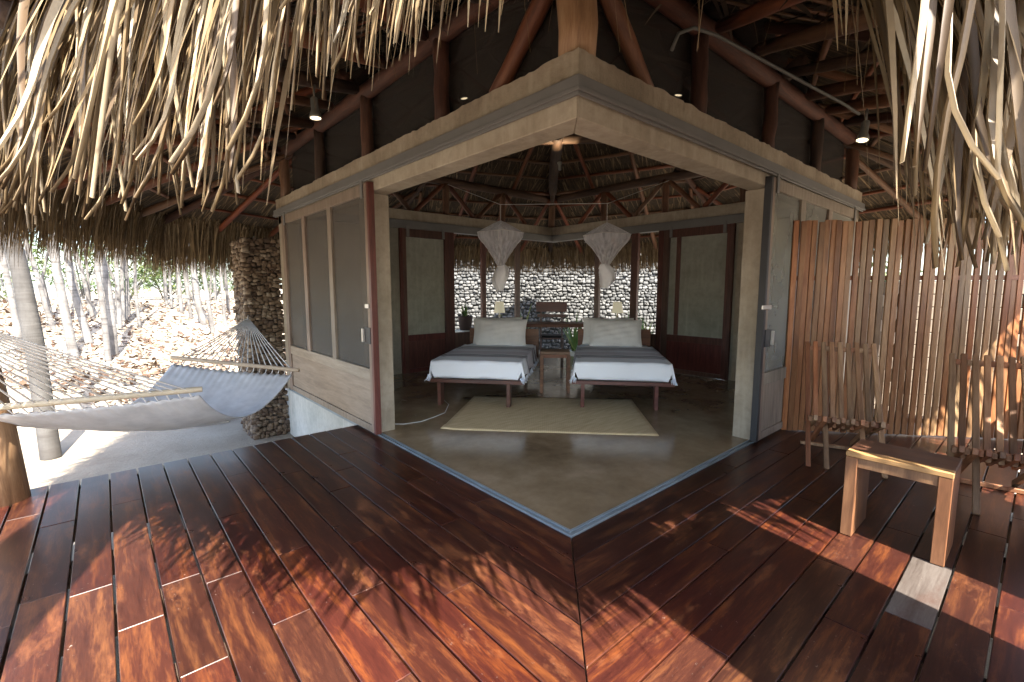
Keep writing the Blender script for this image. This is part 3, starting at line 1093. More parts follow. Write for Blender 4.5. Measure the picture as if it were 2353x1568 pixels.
# pale block wall in the sun beyond the slatted screen
bw = thing('block_wall', 'pale sunlit block wall glimpsed between the slats of the wood screen', 'wall', (8.4, -1.4, -.72))
a0, a1 = Vector((6.6, .8, 0)), Vector((10.2, -3.8, 0))
dv = (a1 - a0).normalized()
nv = Vector((-dv.y, dv.x, 0))
MB().prism([tuple((a0 + nv * q + dv * r_)[:2]) for q, r_ in ((.02, 0), (.02, 5.8), (.16, 5.8), (.16, 0))], -.8, 1.56).build('wall_core', M['mortar'], bw)
bme = MB().box(-.195, .195, -.05, .05, -.092, .092).mesh('block', M['block'], .008)
for r_ in range(12):
    for c_ in range(14):
        p = a0 + dv * (.2 + c_ * .41 + (.2 if r_ % 2 else 0)) + Vector((0, 0, -.70 + r_ * .196))
        o = link('block', bme, bw, p - Vector((8.4, -1.4, -.72)))
        o.rotation_euler = (0, 0, math.atan2(dv.y, dv.x))

# ------------------------------------------------------------------ slatted wood screen
SD = Vector((.652, -.758, 0)).normalized()
SO = Vector((3.19, -.055, 0))
scr = thing('slatted_screen', 'tall reddish wood slat screen standing on the deck behind the chairs', 'screen', tuple(SO + SD * 1.3))
pb = SO + SD * 1.3
sn = Vector((-SD.y, SD.x, 0))       # away from the camera
slm = []
for i in range(6):
    mb = MB()
    mb.box(-.0235, .0235, -.011, .011, 0, 2.09 + jit(.012))
    slm.append(mb.mesh('slat', M['slat'], .002))
s_ = 0.0
i = 0
while s_ < 2.75:
    o = link('slat', rnd.choice(slm), scr, SO + SD * s_ - pb + Vector((0, 0, .006 + abs(jit(.01)))))
    o.rotation_euler = (R(jit(.35)) - R(1.2) * s_ / 2.7, R(jit(.35)), math.atan2(SD.y, SD.x) + R(jit(2)))
    s_ += .0515 + .011 * min(1, s_ / .9) + jit(.004)
    i += 1
for z in (.15, 1.55):
    MB().bar(SO + sn * .027 + Vector((0, 0, z)), SO + SD * 2.78 + sn * .027 + Vector((0, 0, z)), .025, .045).build('rail', M['brownwood'], scr, bevel=.002)
for q in (.03, 2.72):
    MB().bar(SO + SD * q + sn * .06 + Vector((0, 0, 0)), SO + SD * q + sn * .06 + Vector((0, 0, 1.9)), .05, .05).build('stake', M['brownwood'], scr, bevel=.003)

# ------------------------------------------------------------------ stick chairs
def stick_chair():
    c = local(thing('stick_chair', 'slatted wooden stick chair with tall leaning back on the deck near the door', 'chair', (0, 0, 0)))
    def stick(nm, pts, x, w=.024, h=.04):
        for k in range(len(pts) - 1):
            pass
        a, b = Vector((x, *pts[0])), Vector((x, *pts[-1]))
        mb = MB().bar((0, 0, 0), (0, 0, (b - a).length), w, h, up=(0, 1, 0))
        me = mb.mesh(nm, M['chairslat'], .003)
        o = link(nm, me, c, a)
        d = (b - a).normalized()
        o.rotation_euler = (math.atan2(-d.y, d.z), 0, 0)
        return o
    n = 9
    for k in range(n):
        x = -.25 + .5 * k / (n - 1)
        ext = k in (0, 2, 6, 8)
        stick('back_slat', [(-.34, .0) if ext else (-.02, .27), (.43 + jit(.01), .95 + jit(.008))], x * (1.0), .036, .030)
        if k < n - 1:
            x2 = x + .03125
            leg = k in (1, 6)
            stick('seat_slat', [(-.30 + jit(.01), .405), (.46, .012) if leg else (.14, .225)], x2, .028, .045)
    def rod(nm, y, z): MB().tube([(-.265, y, z), (.265, y, z)], .008, 8).build(nm, M['black'], c)
    rod('rod', .00, .285); rod('rod', -.25, .382); rod('rod', .40, .90)
    sp = MB().box(-.014, .014, -.022, .022, -.02, .02).mesh('spacer', M['chairslat'], .003)
    for k in range(n):
        x = -.25 + .5 * k / (n - 1)
        link('spacer', sp, c, (x, -.25, .384))
        if k < n - 1: link('spacer', sp, c, (x + .03125, .40, .895))
        link('spacer', sp, c, (x, -.06, .302))
    MB().bar((-.262, .30, .015), (.262, .30, .015), .03, .03).build('foot_bar', M['chairslat'], c, bevel=.003)
    return c
ch = stick_chair()
ch.location = (2.68, -.66, .003)
ch.rotation_euler = (0, 0, R(-68.8))
ch2 = copy_tree(ch)
ch2.location = (2.52, -1.60, .003)
ch2.rotation_euler = (0, 0, R(-80))
tag(ch, 'slatted wooden stick chair in shade behind the low side table', 'chair', 'stick chairs in front of the screen')
tag(ch2, 'slatted wooden stick chair at the right edge with its back top in the sun', 'chair', 'stick chairs in front of the screen')

# ------------------------------------------------------------------ side table on the deck
tb = thing('side_table', 'low slab sided wooden side table on the deck in front of the chairs', 'table', (1.40, -1.25, 0))
X0, X1, Y0, Y1, ZT = 1.237, 1.575, -1.485, -1.022, .508
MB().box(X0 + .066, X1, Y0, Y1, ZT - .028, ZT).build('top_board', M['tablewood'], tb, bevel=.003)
MB().box(X0, X0 + .065, Y0, Y1, ZT - .028, ZT + .001).build('top_board', M['sun_edge'], tb, bevel=.003)  # dark top and pale front strip stand in for shade and sun
MB().box(X0 + .001, X1 - .001, Y1 - .058, Y1 - .001, .002, ZT - .029).build('leg_slab', M['tableleg'], tb, bevel=.003)
MB().box(X0 + .001, X1 - .001, Y0 + .001, Y0 + .058, .002, ZT - .029).build('leg_slab', M['tableleg'], tb, bevel=.003)
MB().box(X0 + .006, X0 + .028, Y0 + .059, Y1 - .059, ZT - .085, ZT - .029).build('apron', M['tableleg'], tb, bevel=.002)
MB().box(X1 - .028, X1 - .006, Y0 + .059, Y1 - .059, ZT - .085, ZT - .029).build('apron', M['tablewood'], tb, bevel=.002)

# ------------------------------------------------------------------ beds
BA = 40.1 - 90
def pillow_mesh(w, h, d):
    def fn(u, v):
        x, y = (u - .5) * 2, (v - .5) * 2
        e = (1 - abs(x) ** 3.2) * (1 - abs(y) ** 3.0)
        return x, y, max(0, e) ** .5
    mb = MB()
    n = 18
    for sgn in (1, -1):
        k = len(mb.v)
        for i in range(n + 1):
            for j in range(n + 1):
                x, y, e = fn(i / n, j / n)
                pin = 1 - .07 * (1 - abs(abs(x) - .0)) * (abs(y) ** 4)
                wr = .008 * math.sin(x * 9 + y * 5) * e + .006 * math.sin(y * 17 - x * 6) * e
                mb.v.append(Vector((x * w / 2 * (1 - .05 * (1 - y * y) * abs(x)), sgn * (d / 2 * e + wr) + sgn * .004, y * h / 2 * pin)))
        for i in range(n):
            for j in range(n):
                a = k + i * (n + 1) + j
                f = (a, a + n + 1, a + n + 2, a + 1)
                mb.f.append(f if sgn < 0 else f[::-1])
    return mb
def make_bed(loc, label, side):
    bd = thing('bed', label, 'bed', tuple(loc), R(BA), 'low wooden beds')
    local(bd)
    MB().box(-.60, .60, 0, 1.98, .295, .340).build('platform', M['darkwood'], bd, bevel=.004)
    for x in (-.47, .40):
        for y in (.02, 1.7):
            MB().box(x - .022, x + .022, y, y + .14, .003, .294).build('leg', M['darkwood'], bd, bevel=.003)
    MB().box(-.56, .58, 1.99, 2.03, .20, .80).build('headboard', M['brownwood'], bd, bevel=.004)
    # mattress, rounded
    def mt(u, v):
        a = u * 2 * math.pi
        return 0, 0, 0
    mb = MB()
    prof = [(0, .345), (.03, .348), (.05, .37), (.05, .53), (.03, .555), (.0, .56)]
    hw, L = .54, 1.93
    for ins, z in [(.03, .343), (.0, .37), (0, .52), (.012, .545), (.04, .56)]:
        n = 10
        k = len(mb.v)
        pts = []
        r = .07
        for (cx, cy, a0) in ((hw - r, r + .04, -90), (hw - r, L - r, 0), (-hw + r, L - r, 90), (-hw + r, r + .04, 180)):
            for q in range(4):
                t = R(a0 + 30 * q)
                pts.append((cx + (r - ins) * math.cos(t), cy + (r - ins) * math.sin(t)))
        for p in pts: mb.v.append(Vector((p[0], p[1], z)))
    N = 16
    for ring in range(4):
        for j in range(N):
            j2 = (j + 1) % N
            mb.f.append((ring * N + j, ring * N + j2, ring * N + N + j2, ring * N + N + j))
    mb.f.append(tuple(range(4 * N, 5 * N)))
    mb.f.append(tuple(range(N - 1, -1, -1)))
    mb.build('mattress', M['sheet'], bd, smooth=False)
    return bd
def make_spread(loc, label, seed):
    rr = random.Random(seed)
    nu, nvv = 46, 60
    hw, top, drop = .553, .572, .20
    def fn(u, v):
        # u across incl. side drops, v from the front drop up over the top
        tot = 2 * (hw + drop)
        x = (u - .5) * tot
        y = -.19 + v * 1.88
        z = top
        if abs(x) > hw:
            over = abs(x) - hw
            z -= over
            fl = .022 * math.sin(y * 13 + (2 if x > 0 else 0)) * over / drop
            x = math.copysign(hw + .012 + fl + .03 * over / drop, x)
        else:
            z -= .020 * (abs(x) / hw) ** 12
        if y < .02:
            over = .02 - y
            z -= over * (1 if abs(x) < hw + .001 else .55)
            y = .02 - .018 - .02 * over + .012 * math.sin(x * 11) * over / .2
        z += .004 * math.sin(x * 14 + y * 3) * math.sin(y * 6 + seed)
        return (x, y, max(z, .352))
    s = thing('bedspread', label, 'bedspread', tuple(loc), R(BA), 'striped bedspreads')
    local(s)
    o = MB().grid(fn, nu, nvv).build('cloth', M['spread'], s, smooth=True)
    md = o.modifiers.new('thick', 'SOLIDIFY')
    md.thickness = .005
    # tassels at the foot corners and along the side hems
    fr = MB()
    for sg in (-1, 1):
        for i in range(70):
            y = -.01 + i * .024
            x0 = sg * (hw + .05)
            z0 = .375 + rr.uniform(-.005, .01)
            if i < 3: x0, z0 = sg * (hw + .035), .40
            L = rr.uniform(.03, .06)
            fr.tube([(x0, y, z0), (x0 + sg * .012 + rr.uniform(-.008, .008), y + rr.uniform(-.008, .008), z0 - L)], .0025, 3, False)
        for i in range(14):
            x0 = sg * (hw + .045 - i * .004)
            y0 = -.02
            fr.tube([(x0, y0, .40 - i * .002), (x0 + sg * rr.uniform(0, .05), y0 - rr.uniform(0, .02), .31 + rr.uniform(0, .03))], .003, 3, False)
    fo_ = fr.build('tassel_hem', M['sheet'], s)
    fo_['kind'] = 'stuff'
    return s
bed1 = UV(-.99, 2.95); bed2 = UV(.78, 2.95)
make_bed(bed1, 'low dark wood bed on the left with white and grey striped cover', -1)
make_bed(bed2, 'low dark wood bed on the right with white and grey striped cover', 1)
make_spread(bed1, 'white fringed bedspread with dark woven bands on the left bed', 1)
make_spread(bed2, 'white fringed bedspread with dark woven bands on the right bed', 4)
rot = Matrix.Rotation(R(BA), 4, 'Z')
def on_bed(b, x, y, z): return Vector((b.x, b.y, 0)) + (rot @ Vector((x, y, z)))
pmesh = pillow_mesh(.80, .44, .17).mesh('pillow', M['linen'], smooth=True)
for b, nm in ((bed1, 'left'), (bed2, 'right')):
    for k, (x, y, z, tilt, rz, lab) in enumerate(((.02, 1.72, .765, -22, 0, 'plump pale linen pillow propped in front on the %s bed'), (-.07 if nm == 'left' else -.09, 1.87, .775, -14, 3, 'second pale linen pillow tucked behind against the headboard of the %s bed'))):
        o = bpy.data.objects.new('pillow', pmesh)
        COL.objects.link(o)
        o.location = on_bed(b, x, y, z)
        o.rotation_euler = (R(tilt), R(jit(2)), R(BA + rz))
        tag(o, lab % nm, 'pillow', 'bed pillows')

# stool between the beds
st = thing('bedside_stool', 'small brown wooden stool standing between the two beds', 'stool', tuple(UV(0, 3.92)), R(BA + 4))
local(st)
MB().box(-.20, .20, -.16, .16, .545, .585).build('seat', M['brownwood'], st, bevel=.003)
for x in (-.185, .185):
    for y in (-.145, .145):
        MB().box(x - .022, x + .022, y - .022, y + .022, .005, .544).build('leg', M['brownwood'], st, bevel=.003)
for y in (-.15, .15): MB().box(-.16, .16, y - .01, y + .01, .50, .543).build('apron', M['brownwood'], st, bevel=.002)

# desk and chair by the garden opening
de = thing('desk', 'long brown wooden desk behind the bed headboards', 'desk', tuple(UV(.1, 6.25)), R(-45))
local(de)
MB().box(-1.45, 1.45, -.26, .26, .735, .80).build('top', M['brownwood'], de, bevel=.004)
for x in (-1.38, 1.38):
    for y in (-.22, .22):
        MB().box(x - .03, x + .03, y - .03, y + .03, .005, .734).build('leg', M['brownwood'], de, bevel=.003)
dc = thing('desk_chair', 'dark wooden chair with two slat backrest behind the desk', 'chair', tuple(UV(0, 6.95)), R(-45))
local(dc)
MB().box(-.24, .24, -.22, .22, .43, .465).build('seat', M['darkwood'], dc, bevel=.004)
for x in (-.22, .22):
    MB().box(x - .02, x + .02, -.215, -.175, .005, .429).build('leg', M['darkwood'], dc, bevel=.003)
    MB().bar((x, .19, .005), (x, .25, 1.15), .04, .04).build('leg', M['darkwood'], dc, bevel=.003)
MB().box(-.32, .32, .205, .226, .965, 1.17).build('back_slat', M['darkwood'], dc, bevel=.004)
MB().box(-.30, .30, .20, .22, .85, .915).build('back_slat', M['darkwood'], dc, bevel=.004)
MB().box(-.20, .20, -.20, .20, .466, .50).build('cushion', M['cushion'], dc, bevel=.012)

def lamp(loc, label):
    l = thing('table_lamp', label, 'lamp', tuple(loc), 0, 'table lamps')
    local(l)
    MB().lathe([(0, 0), (.055, 0), (.055, .012), (.018, .03), (.014, .10), (.022, .13), (.012, .17), (.012, .20)], n=18).build('foot', M['ceramic'], l, smooth=True)
    MB().lathe([(.105, .19), (.078, .40), (.074, .40), (.10, .192)], n=28).build('shade', M['shade'], l, smooth=True)
    return l
lamp(UV(-1.0, 6.22, .801), 'small cream shaded lamp behind the left bed pillow')
lamp(UV(1.21, 6.22, .801), 'small cream shaded lamp behind the right bed pillow')

# woven mat
ru = MB()
cs = [UV(-1.22, 2.01), UV(.975, 1.945), UV(.985, 3.45), UV(-1.09, 3.51)]
def rfn(u, v):
    p = cs[0].lerp(cs[1], u).lerp(cs[3].lerp(cs[2], u), v)
    z = .009 + .002 * math.sin(u * 15) + (.012 * max(0, .06 - u) / .06 if v < .1 else 0)
    return (p.x, p.y, z)
ru.grid(rfn, 40, 24)
o = ru.build('woven_mat', M['rug'], None, smooth=True, origin=tuple(UV(-.1, 2.7)))
o.modifiers.new('thick', 'SOLIDIFY').thickness = .006
o.rotation_euler = (0, 0, 0)
tag(o, 'tan woven palm mat on the cement floor at the foot of the beds', 'mat')
# floor cable
tag(MB().tube([(.23, 2.82, .008), (.36, 2.70, .008), (.55, 2.66, .008), (.75, 2.72, .008), (.95, 2.80, .008), (1.2, 3.1, .008), (1.3, 3.4, .008)], .004, 6).build('floor_cable', M['line'], None, smooth=True, origin=(.6, 2.7, .008)),
    'thin pale cable lying on the floor from the left column to the left bed', 'cable')

# ------------------------------------------------------------------ mosquito nets on a line
def net(u, v, apex, z1, z2, z3, rz, label, seed):
    rr = random.Random(seed)
    p = UV(u, v)
    nt_ = thing('mosquito_net', label, 'mosquito net', (p.x, p.y, apex), R(rz), 'mosquito nets tied up over the beds')
    local(nt_)
    h = .235
    def sq(t, r):
        a = t * 2 * math.pi
        c, s = math.cos(a), math.sin(a)
        m = max(abs(c), abs(s)) ** .93
        return c / m * r, s / m * r
    N = 72
    up = MB()
    for i in range(7):
        q = i / 6
        for j in range(N):
            x, y = sq(j / N, .006 + (h - .006) * q)
            up.v.append(Vector((x, y, -(apex - z1) * q ** 1.12)))
    lo = MB()
    for i in range(15):
        q = i / 14
        for j in range(N):
            r = h * (1 - q) ** 1.05 + .042
            r = min(r, h)
            x, y = sq(j / N, 1)
            k = q
            cx, cy = math.cos(j / N * 2 * math.pi), math.sin(j / N * 2 * math.pi)
            x, y = (x * (1 - k) + cx * k) * r, (y * (1 - k) + cy * k) * r
            pl_ = 1 + .10 * q * math.sin(j * 2 * math.pi * 13 / N + seed) + .05 * q * rr.uniform(-1, 1)
            lo.v.append(Vector((x * pl_, y * pl_, (z1 - apex) + (z2 - z1) * q)))
    for m, rows in ((up, 6), (lo, 14)):
        for i in range(rows):
            for j in range(N):
                j2 = (j + 1) % N
                m.f.append((i * N + j, i * N + j2, i * N + N + j2, i * N + N + j))
    up.build('canopy', M['net'], nt_, smooth=True)
    lo.build('skirt', M['net'], nt_, smooth=True)
    fr = MB()
    cor = [sq(t / 8, h) for t in (1, 3, 5, 7)]
    for i in range(4):
        a, b = cor[i], cor[(i + 1) % 4]
        fr.tube([(a[0], a[1], z1 - apex), (b[0], b[1], z1 - apex)], .006, 6)
    fr_ = fr.build('frame', M['cord'], nt_)
    ti = MB()
    for i in range(5):
        a = cor[i % 4]; b = cor[(i + 1) % 4]
        q = rr.random()
        x, y = a[0] + (b[0] - a[0]) * q, a[1] + (b[1] - a[1]) * q
        ti.tube([(x, y, z1 - apex), (x * .97, y * .97, z1 - apex - .08), (x * .99, y * .99, z1 - apex - rr.uniform(.1, .16))], .0045, 4)
    ti.build('tie', M['cord'], fr_)
    kn = MB()
    rows = 16
    for i in range(rows + 1):
        q = i / rows
        r = .045 + .07 * math.sin(math.pi * min(1, q * 1.05)) ** .7 * (1 - .25 * q)
        ox = .03 * math.sin(q * 5 + seed)
        for j in range(28):
            a = 2 * math.pi * j / 28 + q * 2.2
            rad_ = r * (1 + .13 * math.sin(j * 2 * math.pi * 5 / 28 + q * 6) + .05 * rr.uniform(-1, 1))
            kn.v.append(Vector((math.cos(a) * rad_ + ox, math.sin(a) * rad_, (z2 - apex) + (z3 - z2) * q + .02)))
    for i in range(rows):
        for j in range(28):
            j2 = (j + 1) % 28
            kn.f.append((i * 28 + j, i * 28 + j2, i * 28 + 28 + j2, i * 28 + 28 + j))
    kn.f.append(tuple(rows * 28 + j for j in range(28)))
    kn.build('knot', M['netcloth'], nt_, smooth=True)
    MB().tube([(0, 0, 0), (0, 0, 2.60 - apex)], .004, 5).build('hanging_cord', M['line'], nt_)
net(-.774, 4.0, 2.385, 2.225, 1.76, 1.39, 10, 'white mosquito net knotted up above the left bed', 1)
net(.69, 4.0, 2.345, 2.18, 1.765, 1.43, -14, 'white mosquito net knotted up above the right bed', 5)
ln = MB()
pts = [UV(-1.86, 5.74, 3.26), UV(-.774, 4.0, 2.603), UV(.69, 4.0, 2.60), UV(1.93, 5.69, 3.26)]
for a, b in zip(pts, pts[1:]): ln.tube([a, b], .0045, 5)
tag(ln.build('net_line', M['line'], None, origin=tuple(UV(0, 4, 2.6))), 'thin pale cord strung across the room carrying both mosquito nets', 'cord')

# ------------------------------------------------------------------ plants outside the back windows
def agave(loc, n, L, label, pot=False):
    p = thing('spiky_plant', label, 'plant', tuple(loc), 0, 'spiky plants along the garden wall')
    local(p)
    if pot: MB().lathe([(0, 0), (.13, 0), (.17, .30), (.18, .32), (.15, .32), (.14, .29), (0, .29)], n=20).build('pot', M['pot'], p, smooth=True)
    zb = .28 if pot else 0
    mb = MB()
    for i in range(n):
        a = rnd.random() * 6.28
        d = Vector((math.cos(a) * rnd.uniform(.15, .7), math.sin(a) * rnd.uniform(.15, .7), 1))
        blade(mb, Vector((jit(.03), jit(.03), zb)), d, L * rnd.uniform(.65, 1.1), .05, Vector((-math.sin(a), math.cos(a), 0)), rnd.uniform(.0, .5), 5)
    mb.build('leaves', M['agave'], p)
agave((4.28, 7.05, .50), 16, .36, 'spiky potted plant left of the left bed pillow', True)
MB_st = MB().box(4.08, 4.48, 6.85, 7.25, -.75, .5)
MB_st = tag(MB_st.build('plant_stand', M['plinth'], None, bevel=.01, origin=(4.28, 7.05, -.7)), 'squared pedestal carrying the potted plant outside the back window', 'pedestal')
agave((5.42, 6.45, -.02), 18, 1.12, 'tall spiky green plant between the left lamp and the desk chair')
agave((6.35, 5.55, -.02), 22, .95, 'yellow green spiky plant just right of the desk chair')
agave((7.25, 4.75, -.02), 14, 1.08, 'spiky green plant behind the right lamp')
agave((7.50, 4.45, -.02), 12, .92, 'low spiky green plant right of the right lamp')
pb_ = MB().prism([tuple(UV(-1.6, 8.35))[:2], tuple(UV(2.6, 8.35))[:2], tuple(UV(2.6, 8.55))[:2], tuple(UV(-1.6, 8.55))[:2]], -.75, -.02)
tag(pb_.build('planter', M['plinth'], None, bevel=.01, origin=tuple(UV(.5, 8.45, -.7))), 'low pale planter wall outside the back opening', 'planter')

# ------------------------------------------------------------------ hammock
hm = thing('hammock', 'pale canvas hammock with wooden spreader bars slung past the deck edge', 'hammock', (-1.5, 3.2, .3))
NR, NL = Vector((-1.50, 2.40, .70)), Vector((-2.78, 2.66, .70))
FRr, FLl = Vector((-.45, 3.60, .57)), Vector((-1.41, 4.45, .70))
ring_n, ring_f = Vector((-2.72, 1.83, 1.40)), Vector((-.47, 5.53, 1.02))
def bar3(nm, a, b, r=.022):
    d = (b - a).normalized()
    m = MB().tube([a - d * .05, a, b, b + d * .05], [r * .9, r, r, r * .9], 12)
    return m.build(nm, M['bar'], hm, smooth=False)
bar3('spreader_bar', NR, NL); bar3('spreader_bar', FRr, FLl)
def hfn(s, t):
    a = NR.lerp(NL, t); b = FRr.lerp(FLl, t)
    e = .035
    p = a.lerp(b, e + (1 - 2 * e) * s)
    side = (4 * t * (1 - t))
    p.z -= .05 + 4 * s * (1 - s) * (.29 + .07 * side) + .02 * side
    p.z += (.007 * math.sin(t * 118) * (abs(2 * s - 1) ** 6) + .004 * math.sin(t * 31 + s * 9) * 4 * s * (1 - s))
    # hem edges pull inwards between the bars
    mid = NR.lerp(NL, .5).lerp(FRr.lerp(FLl, .5), s)
    p.x += (mid.x - p.x) * .10 * 4 * s * (1 - s); p.y += (mid.y - p.y) * .10 * 4 * s * (1 - s)
    return p
cv = MB().grid(lambda u, v: hfn(u, v), 46, 90).build('canvas_bed', M['canvas'], hm, smooth=True)
cv.modifiers.new('thick', 'SOLIDIFY').thickness = .006
NC = 19
for (a, b, ring, e) in ((NR, NL, ring_n, 0), (FRr, FLl, ring_f, 1)):
    for i in range(NC):
        t = (i + .5) / NC
        p = a.lerp(b, t)
        q = ring + (b - a).normalized() * (t - .5) * .05
        mid = p.lerp(q, .5) + Vector((0, 0, -.012))
        MB().tube([p, mid, q], .0058, 5, False).build('cord', M['cord'], hm, smooth=True)
    lp = MB()
    for i in range(NC):
        t = (i + .5) / NC
        p = a.lerp(b, t)
        c = Vector(hfn(e, t))
        lp.tube([p + Vector((0, 0, -.015)), p.lerp(c, .5) + Vector((0, 0, -.03)), c], .0045, 5, False)
    lp.build('canvas_loops', M['cord'], hm)
    # ring
    rg = MB()
    ax = (ring - a.lerp(b, .5)).normalized()
    sidev = ax.cross(Vector((0, 0, 1))).normalized()
    upv = sidev.cross(ax)
    pts = [ring + ax * .03 + (ax * math.cos(k * .5236) + upv * math.sin(k * .5236)) * .035 for k in range(13)]
    rg.tube(pts, .006, 6)
    rg.build('ring', M['metal'], hm, smooth=True)
MB().tube([ring_n, Vector((-3.02, 1.42, 1.66)), Vector((-3.24, 1.20, 1.88))], .009, 6).build('hanging_rope', M['cord'], hm, smooth=True)
MB().tube([ring_f, Vector((-.44, 5.64, 1.08))], .009, 6).build('hanging_rope', M['cord'], hm, smooth=True)

# ------------------------------------------------------------------ lamps under the roof and conduit
def spot(loc, aim, label, size=1.0, power=2.0):
    l = thing('spotlight', label, 'spotlight', tuple(loc), 0, 'small spotlights under the thatch')
    local(l)
    d = Vector(aim).normalized()
    q = d.to_track_quat('Z', 'Y').to_matrix().to_4x4()
    def T(mb):
        mb.v = [q @ (v * size) for v in mb.v]
        return mb
    T(MB().lathe([(0, -.01), (.026, -.01), (.032, .0), (.032, .10), (.036, .105), (.052, .15), (.052, .17), (.047, .17), (.045, .15)], n=20)).build('housing', M['lampbody'], l, smooth=True); hs_ = l.children[0]
    T(MB().lathe([(0, .158), (.044, .158), (.044, .164), (0, .166)], n=20)).build('lens', M['lampglow'], hs_)
    MB().tube([q @ Vector((0, 0, 0)), Vector((0, 0, .05)) * size, Vector((.01, 0, .12)) * size], .009 * size, 8).build('bracket', M['lampbody'], l, smooth=True)
    ld = bpy.data.lights.new('spotlight_bulb', 'SPOT')
    ld.energy = power
    ld.color = (1, .78, .5)
    ld.spot_size = R(95)
    ld.shadow_soft_size = .03
    lo = bpy.data.objects.new('bulb', ld)
    COL.objects.link(lo)
    lo.parent = l
    lo.location = d * .19 * size
    lo.rotation_euler = (-d).to_track_quat('Z', 'Y').to_euler()
spot((-.66, 2.02, 2.86), (.0, -.08, -1), 'grey spotlight glowing under the left thatch above the tan sliding door', .85, 1.5)
spot((2.85, -.62, 2.80), (-.25, .05, -1), 'grey spotlight glowing under the right thatch near the hanging fronds', .9, 1.5)
spot((.26, 1.41, 3.02), (.15, -.05, -1), 'tiny copper lit spotlight just above the left concrete curb', .6, .8)
spot((1.48, .26, 3.02), (-.05, .15, -1), 'tiny copper lit spotlight just above the right concrete curb', .6, .8)
spot((2.75, 2.70, 3.02), (.1, .15, 1), 'small upward glowing spotlight at the centre of the room frame', .6, 3)
cp = MB().tube([(.70, -.12, 2.86), (.72, -.15, 2.95), (.80, -.20, 2.99), (1.0, -.24, 3.0), (2.55, -.55, 2.88), (2.72, -.60, 2.84)], .011, 8)
tag(cp.build('conduit', M['pipe'], None, smooth=True, origin=(1.6, -.4, 2.95)), 'thin grey conduit pipe under the right thatch leading to the spotlight', 'pipe')

# ------------------------------------------------------------------ trees beyond the hammock
TREES = [
  ((-2.61, 6.55), [(-2.65, 6.59, .84), (-2.70, 6.63, 1.66), (-2.77, 6.69, 2.31)], .112, 'thick grey leaning trunk standing right behind the hammock cords'),
  ((-3.48, 13.98), [(-3.57, 14.06, 1.61), (-3.63, 14.12, 2.42)], .071, 'slender white trunk left of the thick leaning trunk'),
  ((-3.01, 15.75), [(-3.12, 15.84, .95), (-3.20, 15.91, 1.69), (-3.37, 16.06, 2.7)], .070, 'slender white trunk just right of the thick leaning trunk'),
  ((-2.57, 13.27), [(-2.61, 13.3, .43), (-2.66, 13.34, 1.14), (-2.71, 13.38, 1.84), (-2.70, 13.38, 2.54)], .112, 'stout white trunk behind the near end of the hammock'),
  ((-2.30, 14.39), [(-2.40, 14.48, .72), (-2.54, 14.61, 1.63), (-2.54, 14.6, 2.89)], .100, 'white trunk bending left beside the stout white trunk'),
  ((-2.23, 17.98), [(-2.38, 18.11, 1.97)], .062, 'thin far white trunk right of the bending trunk'),
  ((-1.97, 12.64), [(-1.97, 12.65, .91), (-2.00, 12.67, 1.84)], .071, 'left trunk of the close pair in front of the leaf litter'),
  ((-1.84, 13.17), [(-1.83, 13.17, 1.13), (-1.89, 13.22, 2.05)], .095, 'right trunk of the close pair in front of the leaf litter'),
  ((-1.63, 16.3), [(-1.58, 16.26, 2.24)], .064, 'first thin trunk behind the close pair'),
  ((-1.52, 17.2), [(-1.44, 17.13, 2.29)], .054, 'second thin trunk behind the close pair'),
  ((-1.35, 18.07), [(-1.30, 18.02, 1.84)], .050, 'third thin trunk behind the close pair beside the bush'),
  ((-.12, 20.53), [(-.11, 20.53, 2.96)], .059, 'leftmost slim trunk of the row right of the green gap'),
  ((-.10, 19.08), [(-.09, 19.07, 2.29)], .047, 'second slim trunk of the row right of the green gap'),
  ((.12, 18.49), [(.10, 18.51, 2.47)], .070, 'third slim trunk of the row right of the green gap'),
  ((.27, 17.54), [(.18, 17.62, 2.31)], .060, 'fourth slim trunk of the row right of the green gap'),
  ((.54, 16.77), [(.43, 16.87, .76), (.37, 16.92, 2.22)], .116, 'thickest white trunk of the row near the stone wall'),
  ((.57, 15.38), [(.50, 15.43, .98), (.41, 15.51, 2.41)], .075, 'leaning white trunk nearest the camera in the row by the stone wall'),
  ((1.55, 20.98), [(1.57, 20.97, 2.41)], .054, 'faint far trunk third from the stone wall'),
  ((1.07, 16.2), [(1.04, 16.23, .59), (1.02, 16.24, 2.4)], .065, 'white trunk second from the stone wall'),
  ((1.70, 19.23), [(1.65, 19.27, 2.86)], .068, 'white trunk closest to the stone wall edge'),
]
ords = ['first', 'second', 'third', 'fourth', 'fifth', 'sixth', 'seventh', 'eighth', 'ninth', 'tenth', 'eleventh', 'twelfth']
for i in range(12):
    x, y = -4.3 + i * .29 + jit(.1), 18.5 + jit(2.2)
    TREES.append(((x, y), [(x + jit(.12), y, hgt(x, y) + 1.2), (x + jit(.3), y, hgt(x, y) + 2.4)], rnd.uniform(.04, .07), ords[i] + ' from the left of the thin far trunks in the left background wood'))
for i in range(11):
    x, y = .1 + i * .27 + jit(.1), 20.5 + jit(2.0)
    TREES.append(((x, y), [(x + jit(.12), y, hgt(x, y) + 1.2), (x + jit(.3), y, hgt(x, y) + 2.4)], rnd.uniform(.04, .07), ords[i] + ' from the left of the thin far trunks behind the row by the stone wall'))
